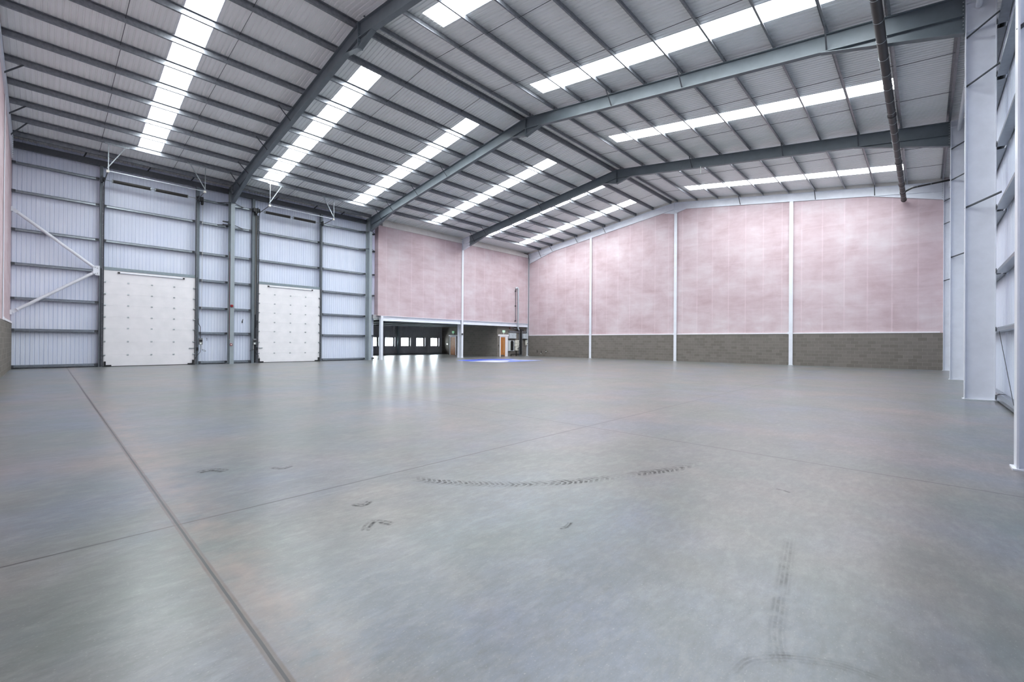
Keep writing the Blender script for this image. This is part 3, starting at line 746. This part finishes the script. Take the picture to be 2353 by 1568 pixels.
# ------------------------------------------------------------------ overhead doors
SEC = [0.03, 0.66, 1.42, 2.17, 2.81, 3.47, 4.11, 4.765, 5.43]
def overhead_door(y0, y1, label, which):
    o = thing('overhead_door', label, 'overhead door', (-0.45, (y0 + y1) / 2, 0), 'sectional overhead doors')
    xd = -0.42; Wd = y1 - y0
    for a, c, z0, z1 in ((y0 - 0.13, y0 - 0.0, 0.0, 5.50), (y1 + 0.0, y1 + 0.13, 0.0, 5.50), (y0 - 0.13, y1 + 0.13, 5.44, 5.52)):
        MB().box(-0.90, -0.445 if z0 < 1 else -0.63, a, c, z0, z1).build('light_leak_stop', 'galv_dark', o)  # boxes added behind the door edges to block sky light leaking in
    for k in range(8):
        z0, z1 = SEC[k], SEC[k + 1]
        s = bevel(MB().box(xd - 0.04, xd, y0 + 0.0, y1 - 0.0, z0, z1).build('door_section', 'door', o), 0.006)
        if k > 0:
            for q in range(1, 4):
                y = y0 + Wd * q / 4
                MB().box(xd, xd + 0.022, y - 0.04, y + 0.04, z0 - 0.035, z0 + 0.035).tube([(xd + 0.02, y - 0.045, z0), (xd + 0.02, y + 0.045, z0)], 0.016, 8).build('hinge', 'galv_light', s)
        if k > 0:
            for ye, sg in ((y0 + 0.05, -1), (y1 - 0.05, 1)):
                MB().box(xd, xd + 0.03, ye - 0.06, ye + 0.06, z0 - 0.04, z0 + 0.04).tube([(xd + 0.045, ye - 0.05, z0), (xd + 0.045, ye + 0.05, z0)], 0.035, 10).build('roller', 'galv_light', s)
    MB().box(xd - 0.04, xd + 0.005, y0, y1, 0.0, 0.034).build('bottom_seal', 'black', o)
    for ye, sg in ((y0 + 0.04, 1), (y1 - 0.04, -1)):
        a, c = sorted((ye, ye + sg * 0.32))
        a2, c2 = sorted((ye, ye + sg * 0.09))
        MB().box(xd, xd + 0.05, a, c, 0.04, 0.10).box(xd, xd + 0.05, a2, c2, 0.10, 0.30).build('bottom_bracket', 'black', o)
    # stiffening bar near the top with dark end caps
    MB().tube([(xd + 0.035, y0 + 0.66, 5.32), (xd + 0.035, y1 - 0.58, 5.32)], 0.035, 10).build('stiffener_bar', 'white_steel', o)
    for y in (y0 + 0.63, y1 - 0.61): MB().box(xd, xd + 0.07, y - 0.04, y + 0.06, 5.285, 5.36).build('bar_cap', 'black', o)
    # vertical tracks, curved into the ceiling tracks
    for ye, sg in ((y0 - 0.01, -1), (y1 + 0.01, 1)):
        path = [(xd + 0.06, ye, 0.02), (xd + 0.06, ye, 10.0)]
        for k in range(1, 7):
            a = k / 6 * math.pi / 2 * 0.9
            path.append((xd + 0.06 + 0.3 * (1 - math.cos(a)), ye, 10.0 + 0.3 * math.sin(a)))
        path.append((1.72, ye, 10.36))
        MB().tube(path, 0.022, 8).build('track', 'galv_dark', o, True)
        m = MB(); a, c = sorted((ye, ye + sg * 0.05))
        m.box(xd - 0.02, xd + 0.03, a, c, 0.0, 10.1)
        m.build('track_angle', 'galv', o)
        m = MB()
        for z in [0.5 + 0.62 * k for k in range(16)]: m.tube([(xd + 0.028, ye + sg * 0.025, z), (xd + 0.044, ye + sg * 0.025, z)], 0.02, 6)
        m.build('track_bolts', 'galv_light', o)
        # hanger from the purlin
        yi = ye
        h = MB(); h.angle((1.72, yi, 10.30), (1.72, yi, zr(1.69)), 0.045)
        yv = yi - sg * 0.75
        h.angle((1.73, yi, 10.52), (1.73, yv, zr(1.69)), 0.045)
        h.build('hanger', 'galv_light', o)
        MB().bar((1.72, yi + sg * 0.12, zr(1.69) - 0.03), (1.72, yv - sg * 0.1, zr(1.69) - 0.03), 0.05, 0.05).build('hanger_head', 'galv_light', o)
        MB().box(1.66, 1.78, yi - 0.06, yi + 0.06, 10.30, 10.42).build('buffer', 'cream', o)
        MB().tube([(-0.28, ye - sg * 0.02, 10.42), (-0.28, ye + sg * 0.06, 10.42)], 0.13, 18).build('cable_drum', 'black', o)
        MB().box(-0.44, -0.18, ye + sg * 0.10 - 0.02, ye + sg * 0.10 + 0.02, 10.25, 10.6).build('bearing_plate', 'galv_dark', o)
        MB().tube([(xd + 0.09, ye - sg * 0.05, 0.15), (xd + 0.1, ye - sg * 0.02, 5.0), (-0.28, ye, 10.3)], 0.006, 5).build('lift_cable', 'black', o)
    MB().angle((1.72, y0, 10.36), (1.72, y1, 10.36), 0.05).build('cross_bar', 'galv_light', o)
    MB().tube([(-0.28, y0 - 0.15, 10.42), (-0.28, y1 + 0.15, 10.42)], 0.018, 10).build('torsion_shaft', 'galv_light', o)
    L = Wd
    for a, c in ((y0 + 0.085 * L, y0 + 0.463 * L), (y0 + 0.527 * L, y0 + 0.885 * L)):
        m = MB(); n = 90
        turns = []
        for k in range(n * 4 + 1):
            an = k / 4 * 2 * math.pi; turns.append((-0.28 + 0.085 * math.cos(an), a + (c - a) * k / (n * 4), 10.42 + 0.085 * math.sin(an)))
        m.tube([(-0.28, a, 10.42), (-0.28, c, 10.42)], 0.078, 14)
        for k in range(0, 46):
            yy = a + (c - a) * k / 45
            m.tube([(-0.28, yy - 0.011, 10.42), (-0.28, yy + 0.011, 10.42)], 0.092, 14)
        m.build('torsion_spring', 'spring', o)
        for yy in (a - 0.03, c + 0.03): MB().tube([(-0.28, yy - 0.02, 10.42), (-0.28, yy + 0.02, 10.42)], 0.10, 14).build('spring_plug', 'galv_light', o)
    # chain hoist with hanging chain
    yh = y1 + 0.30 if which == 0 else y0 - 0.22
    MB().tube([(-0.32, yh - 0.05, 10.22), (-0.32, yh + 0.05, 10.22)], 0.15, 18).box(-0.5, -0.2, yh - 0.16, yh + 0.05, 10.3, 10.55).build('hoist', 'black', o)
    MB().tube([(-0.30, yh + 0.02, 10.1), (-0.31, yh + 0.03, 7.0), (-0.33, yh + 0.02, 3.3)], 0.008, 5).build('hoist_cord', 'rope', o)
    # slide lock
    yl = y1 - 0.16 if which == 0 else y0 + 0.16
    MB().box(xd, xd + 0.035, yl - 0.14, yl + 0.14, 1.00, 1.05).tube([(xd + 0.04, yl - 0.02, 1.025), (xd + 0.09, yl - 0.02, 1.025)], 0.015, 8).build('slide_lock', 'galv_light', o)
    return o
overhead_door(*DOORS[0], 'white sectional overhead door left of the blue grey column, closed', 0)
overhead_door(*DOORS[1], 'white sectional overhead door right of the blue grey column, closed', 1)
for (y0, y1), nm in zip(DOORS, ('left', 'right')):
    tag(MB().ext_y([(-0.62, 5.43), (-0.40, 5.43), (-0.40, 5.60), (-0.42, 5.60), (-0.42, 5.45), (-0.62, 5.45)], y0 + 0.0, y1 - 0.0).build('door_lintel', 'lintel'), f'galvanised lintel strip on top of the {nm} overhead door', 'lintel', 'overhead door lintels')
for a, b, lab in ((-35.72, -35.585, 'dark steel jamb post left of the left overhead door'), (-31.29, -31.12, 'dark steel jamb post right of the left overhead door'),
                  (-28.12, -27.79, 'dark steel jamb post left of the right overhead door'), (-23.48, -23.34, 'dark steel jamb post right of the right overhead door')):
    o = thing('jamb_post', lab, 'post', (-0.55, (a + b) / 2, 0), 'door jamb posts')
    if b - a > 0.2:
        MB().box(-0.70, -0.46, a, a + 0.16, 0.015, 11.2).build('shaft', 'dark_steel', o)
        MB().box(-0.75, -0.55, a + 0.16, b, 0.015, 10.2).build('liner', 'black', o)
    else: MB().box(-0.70, -0.46, a, b, 0.015, 11.2).build('shaft', 'dark_steel', o)
    MB().box(-0.74, -0.42, a - 0.04, b + 0.02, 0, 0.015).build('base_plate', 'dark_steel', o)

# door control boxes with cables and pull cord loops
def control(y, s, lab, num):
    o = thing('door_control_box', lab, 'control box', (-0.40, y, 1.25), 'door control boxes')
    bevel(MB().box(-0.46, -0.32, y - 0.095, y + 0.095, 1.25, 1.66).build('housing', 'grey_box', o), 0.012)
    bevel(MB().box(-0.32, -0.29, y - 0.08, y + 0.08, 1.44, 1.56).build('switch_face', 'black', o), 0.008)
    MB().tube([(-0.29, y - 0.03, 1.50), (-0.27, y - 0.03, 1.50)], 0.025, 12).build('knob', 'black', o)
    MB().box(-0.32, -0.315, y - 0.055, y + 0.035, 1.28, 1.38).build('notice', 'sign_white', o)
    MB().tube(spline3([(-0.38, y - s * 0.02, 1.66), (-0.38, y - s * 0.02, 2.3), (-0.38, y - s * 0.05, 2.42), (-0.36, y - s * 0.13, 2.62), (-0.36, y - s * 0.13, 2.9)]), 0.016, 8).build('cable', 'black', o, True)
    MB().tube(spline3([(-0.38, y + s * 0.05, 1.25), (-0.37, y + s * 0.06, 1.0), (-0.36, y + s * 0.05, 0.94)]), 0.010, 6).build('cord', 'rope', o)
    lp = [(-0.36, y + s * (0.05 + 0.10 * (1 - math.cos(t)) + 0.02), 0.93 - 0.05 * (1 - math.cos(t)) + 0.04 * math.sin(t)) for t in [k / 14 * 2 * math.pi for k in range(15)]]
    MB().tube(lp, 0.010, 6).build('cord_loop', 'black', o)
    MB().box(-0.44, -0.36, y - s * 0.16 - 0.04, y - s * 0.16 + 0.04, 0.88, 1.08).build('latch_block', 'black', o)
    MB().tube(spline3([(-0.38, y, 1.25), (-0.37, y - s * 0.02, 0.8), (-0.36, y - s * 0.2, 0.55), (-0.34, y - s * 0.3, 0.3)]), 0.012, 6).build('cable', 'black', o)
    return o
def spline3(pts, n=6):
    P = [Vector(p) for p in pts]; out = []
    for i in range(len(P) - 1):
        a = P[max(i - 1, 0)]; b = P[i]; c = P[i + 1]; d = P[min(i + 2, len(P) - 1)]
        for k in range(n):
            t = k / n
            out.append(0.5 * ((2 * b) + (c - a) * t + (2 * a - 5 * b + 4 * c - d) * t * t + (3 * b - a - 3 * c + d) * t ** 3))
    return out + [P[-1]]
control(-31.02, 1, 'grey door control box with cable beside the left overhead door', '1')
control(-27.96, -1, 'grey door control box with cable beside the right overhead door', '2')
# stencilled figure beside the left control box, black wall fittings
MB1 = MB().box(-XS - 0.03, -XS + 0.008, -30.605, -30.585, 1.50, 1.68).box(-XS - 0.03, -XS + 0.008, -30.635, -30.605, 1.65, 1.675)
tag(MB1.build('painted_numeral', 'smudge'), 'small dark numeral 1 on white sheeting by the left control box', 'numeral')
tag(MB().box(-XS + 0.002, -XS + 0.05, -28.62, -28.57, 2.72, 2.84).tube([(-XS + 0.03, -28.6, 2.84), (-XS + 0.06, -28.58, 2.9), (-XS + 0.03, -28.56, 2.97)], 0.02, 6).build('wall_hook', 'black'), 'small black fitting on white sheeting left of the right door', 'hook')
bm = thing('beacon_bracket', 'black two pronged bracket sticking out left of the column between doors', 'bracket', (-0.5, -29.6, 9.1))
for z in (9.12, 9.32): MB().box(-0.53, -0.47, -29.86, -29.55, z - 0.035, z + 0.035).build('prong', 'black', bm)
MB().box(-0.55, -0.45, -29.56, -29.52, 9.05, 9.4).build('plate', 'dark_steel', bm)

# fire alarm run on the column
fa = thing('alarm_conduit', 'thin red fire alarm cable down the column between the doors', 'cable', (-0.05, -29.53, 1.6))
MB().tube([(-0.30, -29.50, 7.35), (-0.10, -29.535, 7.0), (-0.06, -29.535, 2.0), (-0.05, -29.53, 1.62)], 0.010, 6).build('cable', 'red', fa)
MB().tube([(-0.05, -29.53, 1.62), (0.01, -29.44, 1.36)], 0.010, 6).build('tail', 'rope', fa)
ab = thing('alarm_sounder', 'round red alarm sounder on the column between the doors', 'alarm', (0.02, -29.42, 3.7))
MB().tube([(0.0, -29.43, 3.78), (0.06, -29.43, 3.78), (0.09, -29.43, 3.78)], [0.085, 0.085, 0.05], 16).build('body', 'red', ab, True)
MB().box(-0.0, 0.02, -29.50, -29.36, 3.70, 3.86).build('mount', 'red', ab)
cp = thing('call_point', 'small red break glass call point low on the column between doors', 'call point', (0.02, -29.44, 1.2))
bevel(MB().box(0.0, 0.05, -29.52, -29.38, 1.18, 1.32).build('housing', 'red', cp), 0.01)
MB().box(0.05, 0.055, -29.49, -29.41, 1.22, 1.28).build('glass_window', 'sign_white', cp)
sn = thing('sensor_box', 'small grey round sensor on the white recess column', 'sensor', (0.03, -9.84, 2.2))
MB().tube([(0.0, -9.84, 2.30), (0.06, -9.84, 2.30)], 0.10, 16).build('housing', 'grey_box', sn)
MB().tube([(0.06, -9.84, 2.30), (0.07, -9.84, 2.30)], 0.06, 16).build('lens', 'black', sn)

# ------------------------------------------------------------------ recess front wall: door, switchgear
XF = -0.30
def pdoor(n, o_label, frame_fn):
    pass
d1 = thing('door_1', 'orange wooden door with white frame beside the switchgear', 'door', (XF, -3.8, 0)); d1['kind'] = 'structure'
MB().box(XF, XF + 0.06, -4.33, -4.21, 0, 2.09).box(XF, XF + 0.06, -3.50, -3.10, 0, 2.09).box(XF, XF + 0.06, -4.33, -3.10, 2.09, 2.20).build('frame', 'trim_white', d1)
MB().box(XF, XF + 0.08, -4.58, -3.02, 2.20, 2.38).build('head_board', 'trim_white', d1)
lf = MB().box(XF, XF + 0.03, -4.20, -3.51, 0.01, 2.08).build('leaf', 'wood', d1)
MB().tube([(XF + 0.09, -3.79, 0.42), (XF + 0.09, -3.79, 1.74)], 0.02, 10).tube([(XF + 0.03, -3.79, 0.5), (XF + 0.09, -3.79, 0.5)], 0.012, 8).tube([(XF + 0.03, -3.79, 1.66), (XF + 0.09, -3.79, 1.66)], 0.012, 8).build('handle', 'gold', lf)
MB().box(XF + 0.03, XF + 0.034, -4.19, -3.62, 0.02, 0.18).build('kick_plate', 'kick', lf)
tag(MB().tube(spline3([(XF + 0.01, -4.52, 1.28), (XF + 0.05, -4.53, 1.22), (XF + 0.05, -4.50, 1.15), (XF + 0.02, -4.42, 1.16)]), 0.02, 6).build('door_hook', 'black'), 'small black hook on wall left of the orange door', 'hook')

def exit_sign(loc, along, label):
    """hanging exit sign with running man and arrow. along: unit vector of the sign's width, facing +X or -Y"""
    x, y, z = loc; o = thing('exit_sign', label, 'exit sign', loc, 'green exit signs')
    def bx(m, u0, u1, t0, t1, z0, z1):
        if along == 'y': m.box(x + t0, x + t1, y + u0, y + u1, z + z0, z + z1)
        else: m.box(x + u0, x + u1, y - t1, y - t0, z + z0, z + z1)
        return m
    bx(MB(), -0.20, 0.20, 0.03, 0.05, 0.0, 0.24).build('legend_panel', 'led', o)
    m = MB()
    bx(m, -0.15, -0.10, 0.051, 0.054, 0.155, 0.20); bx(m, -0.15, -0.09, 0.051, 0.054, 0.09, 0.15); bx(m, -0.17, -0.13, 0.051, 0.054, 0.04, 0.09); bx(m, -0.10, -0.06, 0.051, 0.054, 0.05, 0.09); bx(m, -0.19, -0.15, 0.051, 0.054, 0.12, 0.14)
    bx(m, 0.00, 0.03, 0.051, 0.054, 0.04, 0.20); bx(m, 0.06, 0.17, 0.051, 0.054, 0.105, 0.135)
    for k in range(5): bx(m, 0.055 + k * 0.012, 0.067 + k * 0.012, 0.051, 0.054, 0.12 - 0.012 * k, 0.12 + 0.012 * k)
    m.build('pictogram', 'sign_white', o)
    bx(MB(), -0.05, 0.05, 0.0, 0.06, -0.10, 0.0).build('housing', 'sign_white', o)
    bx(MB(), -0.015, 0.015, 0.0, 0.03, -0.26, -0.10).build('conduit', 'sign_white', o)
    return o
exit_sign((XF, -3.74, 2.60), 'y', 'green exit sign above the orange wooden door')
exit_sign((-7.66, -4.70, 2.58), 'x', 'green exit sign half hidden left of the white column')
d2 = thing('door_2', 'brown door with pale frame in dark recess, left of white column', 'door', (-7.7, -4.7, 0)); d2['kind'] = 'structure'
MB().box(-8.26, -8.14, -4.76, -4.70, 0, 2.1).box(-7.20, -7.08, -4.76, -4.70, 0, 2.1).box(-8.26, -7.08, -4.76, -4.70, 2.1, 2.2).build('frame', 'trim_white', d2)
MB().box(-8.44, -6.9, -4.78, -4.70, 2.22, 2.36).build('head_board', 'trim_white', d2)
lf2 = MB().box(-8.14, -7.20, -4.73, -4.70, 0.01, 2.1).build('leaf', 'wood', d2)
MB().tube([(-7.30, -4.80, 0.9), (-7.30, -4.80, 1.3)], 0.015, 8).build('handle', 'gold', lf2)
tag(MB().box(-10.55, -10.27, -3.44, -3.40, 1.18, 1.34).build('wall_plate', 'cream'), 'pale plate on the lit blockwork inside the recess', 'wall plate')

def cab(y0, y1, z0, z1, dep, label, ndoor=2, mat='cabinet', name='switch_cabinet'):
    o = thing(name, label, 'cabinet', (XF, (y0 + y1) / 2, z0), 'switchgear cabinets')
    bevel(MB().box(XF, XF + dep, y0, y1, z0, z1).build('body', mat, o), 0.01)
    w = (y1 - y0) / ndoor
    for k in range(ndoor):
        d = bevel(MB().box(XF + dep, XF + dep + 0.02, y0 + k * w + 0.012, y0 + (k + 1) * w - 0.012, z0 + 0.02, z1 - 0.02).build('door', mat, o), 0.005)
        MB().box(XF + dep + 0.02, XF + dep + 0.03, y0 + k * w + w * 0.8, y0 + k * w + w * 0.86, (z0 + z1) / 2 - 0.03, (z0 + z1) / 2 + 0.03).build('latch', 'black', d)
    MB().box(XF, XF + dep, y0, y1, z0 - 0.03, z0).build('gland_plate', 'galv_dark', o)
    return o
cab(-2.98, -1.93, 1.95, 2.56, 0.22, 'light grey two door cabinet above the open meter panel')
cab(-0.74, 0.08, 1.95, 2.54, 0.22, 'light grey two door cabinet next to the corner column')
mp = thing('meter_panel', 'tall white panel with a black inset beside the orange door', 'panel', (XF, -2.6, 0.58))
bevel(MB().box(XF, XF + 0.14, -3.05, -2.15, 0.58, 1.75).build('case', 'cabinet', mp), 0.01)
pr = [(-2.78, 0.64), (-2.30, 0.64), (-2.30, 1.60), (-2.40, 1.68), (-2.48, 1.72), (-2.60, 1.72), (-2.68, 1.68), (-2.78, 1.60)]
MB().loft([[(x, y, z) for y, z in pr] for x in (XF + 0.14, XF + 0.155)]).build('inset', 'black', mp)
MB().box(XF + 0.14, XF + 0.17, -2.86, -2.80, 0.62, 1.70).build('edge_strip', 'sign_white', mp)
iso = thing('isolator_stack', 'rounded white isolator switches stacked beside the meter panel', 'switchgear', (XF, -1.7, 0.62))
for (a, b, z0, z1) in ((-2.02, -1.36, 1.43, 1.77), (-2.02, -1.36, 1.05, 1.41), (-1.95, -1.48, 0.62, 1.03)):
    s_ = bevel(MB().box(XF, XF + 0.18, a, b, z0, z1).build('switch_box', 'cream', iso), 0.05, 4)
    MB().tube([(XF + 0.18, b - 0.1, (z0 + z1) / 2), (XF + 0.23, b - 0.1, (z0 + z1) / 2)], 0.045, 12).build('knob', 'black', s_)
    MB().box(XF + 0.18, XF + 0.185, (a + b) / 2 - 0.03, (a + b) / 2 + 0.03, z0 + 0.12, z1 - 0.12).build('lever', 'black', s_)
br_ = thing('breaker_box', 'white breaker box half hidden by the corner column', 'switchgear', (XF, 0.0, 1.22))
bevel(MB().box(XF, XF + 0.16, -0.20, 0.11, 1.22, 1.82).build('case', 'cream', br_), 0.04, 3)
MB().tube([(XF + 0.16, 0.0, 1.42), (XF + 0.2, 0.0, 1.42)], 0.05, 12).build('knob', 'black', br_)
MB().box(XF + 0.16, XF + 0.17, -0.15, -0.10, 1.66, 1.74).build('lamp', 'black', br_)
tag(MB().tube(spline3([(XF + 0.04, -0.38, 1.95), (XF + 0.04, -0.40, 1.5), (XF + 0.04, -0.36, 1.12), (XF + 0.04, -0.18, 1.02), (XF + 0.04, 0.05, 1.02)]), 0.014, 6).build('cable_drop', 'black'), 'thin black cable looping under the cabinet beside the corner column', 'cable')
tr = thing('cable_trunking', 'grey trunking with black cables running up beside the switches', 'trunking', (XF, -1.0, 0))
MB().box(XF, XF + 0.05, -1.32, -0.74, 0.0, 3.0).build('back_tray', 'galv', tr)
MB().box(XF + 0.01, XF + 0.10, -2.95, -0.75, 2.62, 2.80).build('cross_tray', 'galv', tr)
MB().box(XF + 0.01, XF + 0.10, -0.72, 0.06, 2.64, 2.78).build('cross_tray', 'galv', tr)
for y, r in ((-1.13, 0.035), (-1.03, 0.045), (-0.94, 0.04)): MB().tube([(XF + 0.10, y, 0.25), (XF + 0.10, y, 3.02)], r, 10).build('cable', 'black', tr)
MB().tube(spline3([(XF + 0.1, -1.13, 0.45), (XF + 0.12, -1.0, 0.2), (XF + 0.12, -0.92, 0.5)]), 0.05, 10).build('joint', 'black', tr)
fp = thing('floor_pipe', 'black bent pipe at floor level under the isolator switches', 'pipe', (XF, -1.9, 0))
MB().tube(spline3([(XF + 0.08, -2.60, 0.0), (XF + 0.08, -2.60, 0.16), (XF + 0.08, -2.52, 0.23), (XF + 0.08, -1.3, 0.23), (XF + 0.08, -1.12, 0.23)]), 0.035, 10).build('run', 'black', fp, True)
MB().tube([(XF + 0.08, -1.74, 0.0), (XF + 0.08, -1.74, 0.62)], 0.04, 10).build('riser', 'black', fp)
al = thing('alarm_sounder', 'small red alarm sounder above the grey switchgear', 'alarm', (XF, -2.76, 3.05))
MB().tube([(XF, -2.76, 3.08), (XF + 0.08, -2.76, 3.08)], [0.07, 0.05], 14).build('body', 'red', al)
MB().tube(spline3([(XF + 0.02, -2.72, 3.12), (XF + 0.03, -2.6, 3.2), (XF + 0.03, -2.2, 3.2), (XF + 0.03, -2.1, 3.12)]), 0.012, 6).build('wire', 'rope', al)
cu = thing('cable_manifold', 'cluster of dark pipe bends below the tall grey riser', 'pipe', (XF, -1.7, 2.85))
MB().box(XF, XF + 0.16, -2.22, -1.3, 3.0, 3.12).build('tray', 'grey_box', cu)
MB().tube(spline3([(XF + 0.2, -1.35, 3.1), (XF + 0.2, -1.4, 2.9), (XF + 0.2, -1.6, 2.84), (XF + 0.2, -1.75, 2.92)]), 0.05, 10).build('bend', 'black', cu, True)
MB().box(XF, XF + 0.12, -0.75, -0.60, 2.85, 3.0).build('junction_box', 'black', cu)
# tall riser on the pink wall
rs = thing('grey_riser', 'tall grey pipe with hooked top on the pink side wall', 'pipe', (0.08, -1.85, 3.1))
MB().tube([(XF + 0.26, -1.52, 2.92), (0.0, -1.72, 3.05), (0.09, -1.84, 3.25), (0.09, -1.84, 7.40), (0.09, -1.90, 7.56), (0.09, -2.02, 7.60), (0.09, -2.14, 7.56), (0.09, -2.18, 7.45)], 0.085, 14).build('pipe', 'cabinet', rs, True)
MB().tube([(0.05, -2.22, 7.45), (0.05, -2.20, 3.9)], 0.03, 8).build('conduit', 'galv_dark', rs)
for z in (7.2, 5.55, 3.9): MB().tube([(0.0, -2.24, z), (0.10, -2.24, z)], 0.07, 10).build('clip', 'black', rs)
# hooks on the gable blockwork, cable in the corner
for x, z, mt, lab in ((1.33, 0.53, 'black', 'black cable end on the gable blockwork, nearest the corner column'), (1.92, 0.46, 'black', 'white tipped cable end on the gable blockwork, middle of three'), (2.57, 0.52, 'black', 'cable end on the gable blockwork, third from the corner column')):
    o = thing('cable_tail', lab, 'cable', (x, GY - 0.05, z - 0.1), 'cable tails')
    MB().tube(spline3([(x - 0.07, GY - 0.05, z + 0.16), (x + 0.0, GY - 0.12, z + 0.08), (x + 0.06, GY - 0.15, z - 0.02), (x + 0.0, GY - 0.13, z - 0.10)]), 0.028, 8).build('cable', 'black', o, True)
    if z != 0.53: MB().tube([(x + 0.0, GY - 0.13, z - 0.10), (x - 0.02, GY - 0.13, z - 0.17)] if z < 0.5 else [(x + 0.06, GY - 0.15, z + 0.0), (x + 0.08, GY - 0.16, z + 0.07)], 0.032, 8).build('tip', 'sign_white', o)
cc = MB().tube(spline3([(-0.02, -0.75, 11.62), (-0.02, -0.45, 11.60), (0.02, -0.12, 11.55), (0.03, -0.10, 11.2), (0.025, -0.02, 11.0), (0.025, -0.01, 9.0), (0.025, -0.01, 0.05)], 4), 0.030, 8).build('corner_cable', 'black', None, True)
tag(cc, 'thin black cable running down the white corner column', 'cable')

# ------------------------------------------------------------------ drain pipe under the right slope
PXX, PZ = 31.96, 10.80
dp = thing('drain_pipe', 'long black drain pipe hung under the right roof slope', 'pipe', (PXX, -15, PZ - 0.125), None)
MB().tube([(PXX, YN + 1.5, PZ), (PXX, -0.20, PZ)], 0.125, 24).build('pipe', 'drain', dp, True)
for y in (-29.0, -14.4, -8.2, -4.0, -2.2, -0.35): MB().tube([(PXX, y - 0.10, PZ), (PXX, y - 0.06, PZ), (PXX, y + 0.06, PZ), (PXX, y + 0.10, PZ)], [0.128, 0.145, 0.145, 0.128], 24).build('collar', 'black', dp, True)
yy = -30.5
while yy < -0.8:
    m = MB(); m.tube([(PXX, yy - 0.012, PZ), (PXX, yy + 0.012, PZ)], 0.133, 24)
    m.tube([(PXX, yy, PZ + 0.13), (PXX, yy, 11.07)], 0.008, 6)
    m.build('clip', 'galv_light', dp)
    yy += 1.12
MB().box(PXX - 0.02, PXX + 0.02, YN + 1.5, -1.0, 11.05, 11.09).build('hanger_rail', 'galv_light', dp)
bp = thing('branch_pipe', 'thin black branch pipe from drain pipe to the right wall', 'pipe', (32.9, -1.9, 10.9))
MB().tube(spline3([(PXX + 0.08, -2.2, PZ), (PXX + 0.35, -2.35, PZ + 0.10), (PXX + 0.55, -2.4, PZ + 0.13), (33.2, -2.4, PZ + 0.16), (W + 0.5, -2.4, PZ + 0.20)]), 0.05, 12).build('pipe', 'black', bp, True)
for x in (32.6, 33.2): MB().tube([(x - 0.01, -2.4, PZ + 0.145), (x + 0.01, -2.4, PZ + 0.145)], 0.056, 12).build('clip', 'galv_light', bp)
MB().tube([(PXX + 0.3, -2.4, PZ + 0.23), (W + 0.5, -2.4, PZ + 0.30)], 0.012, 6).build('support_rail', 'galv_light', bp)
tag(MB().tube([(22.78, -9.92, 12.10), (22.78, -9.92, 12.55)], 0.022, 8).build('cable_stub', 'sign_white'), 'short white cable end hanging under the farthest dark rafter', 'cable')
tag(MB().tube([(W + 0.66, -19.75, 1.98), (W + 0.66, -22.6, 0.14)], 0.007, 6).build('bracing_wire', 'galv_dark'), 'thin wire slanting across the sheeting behind the broad white column', 'wire')

# ------------------------------------------------------------------ light and camera
wd = bpy.data.worlds.new('overcast sky'); SC.world = wd; wd.use_nodes = True
bg = wd.node_tree.nodes['Background']; bg.inputs[0].default_value = (0.9, 0.96, 1.0, 1); bg.inputs[1].default_value = 20.0

cam = bpy.data.cameras.new('camera'); co = bpy.data.objects.new('camera', cam); COL.objects.link(co)
from mathutils import Matrix
yaw, pitch, roll = -0.7551507838, 0.0032116521, 0.0071534499
F = Vector((math.sin(yaw) * math.cos(pitch), math.cos(yaw) * math.cos(pitch), math.sin(pitch)))
R = Vector((math.cos(yaw), -math.sin(yaw), 0)); U = R.cross(F)
R2 = math.cos(roll) * R + math.sin(roll) * U; U2 = -math.sin(roll) * R + math.cos(roll) * U
mt = Matrix((R2, U2, -F)).transposed().to_4x4(); mt.translation = (32.9397, -37.69905, 1.52936)
co.matrix_world = mt
cam.sensor_fit = 'HORIZONTAL'; cam.sensor_width = 36.0; cam.lens = 1006.7268 / 2353 * 36.0
cam.clip_start = 0.05; cam.clip_end = 500
SC.camera = co
SC.view_settings.view_transform = 'Standard'; SC.view_settings.look = 'None'
SC.view_settings.gamma = 1.0; SC.view_settings.use_curve_mapping = False; SC.view_settings.exposure = 0.92
SC.cycles.use_denoising = True
SC.cycles.use_adaptive_sampling = True; SC.cycles.adaptive_threshold = 0.02
SC.cycles.max_bounces = 8; SC.cycles.diffuse_bounces = 5; SC.cycles.glossy_bounces = 4
SC.cycles.transparent_max_bounces = 12
SC.cycles.sample_clamp_indirect = 8.0
SC.cycles.caustics_reflective = False; SC.cycles.caustics_refractive = False
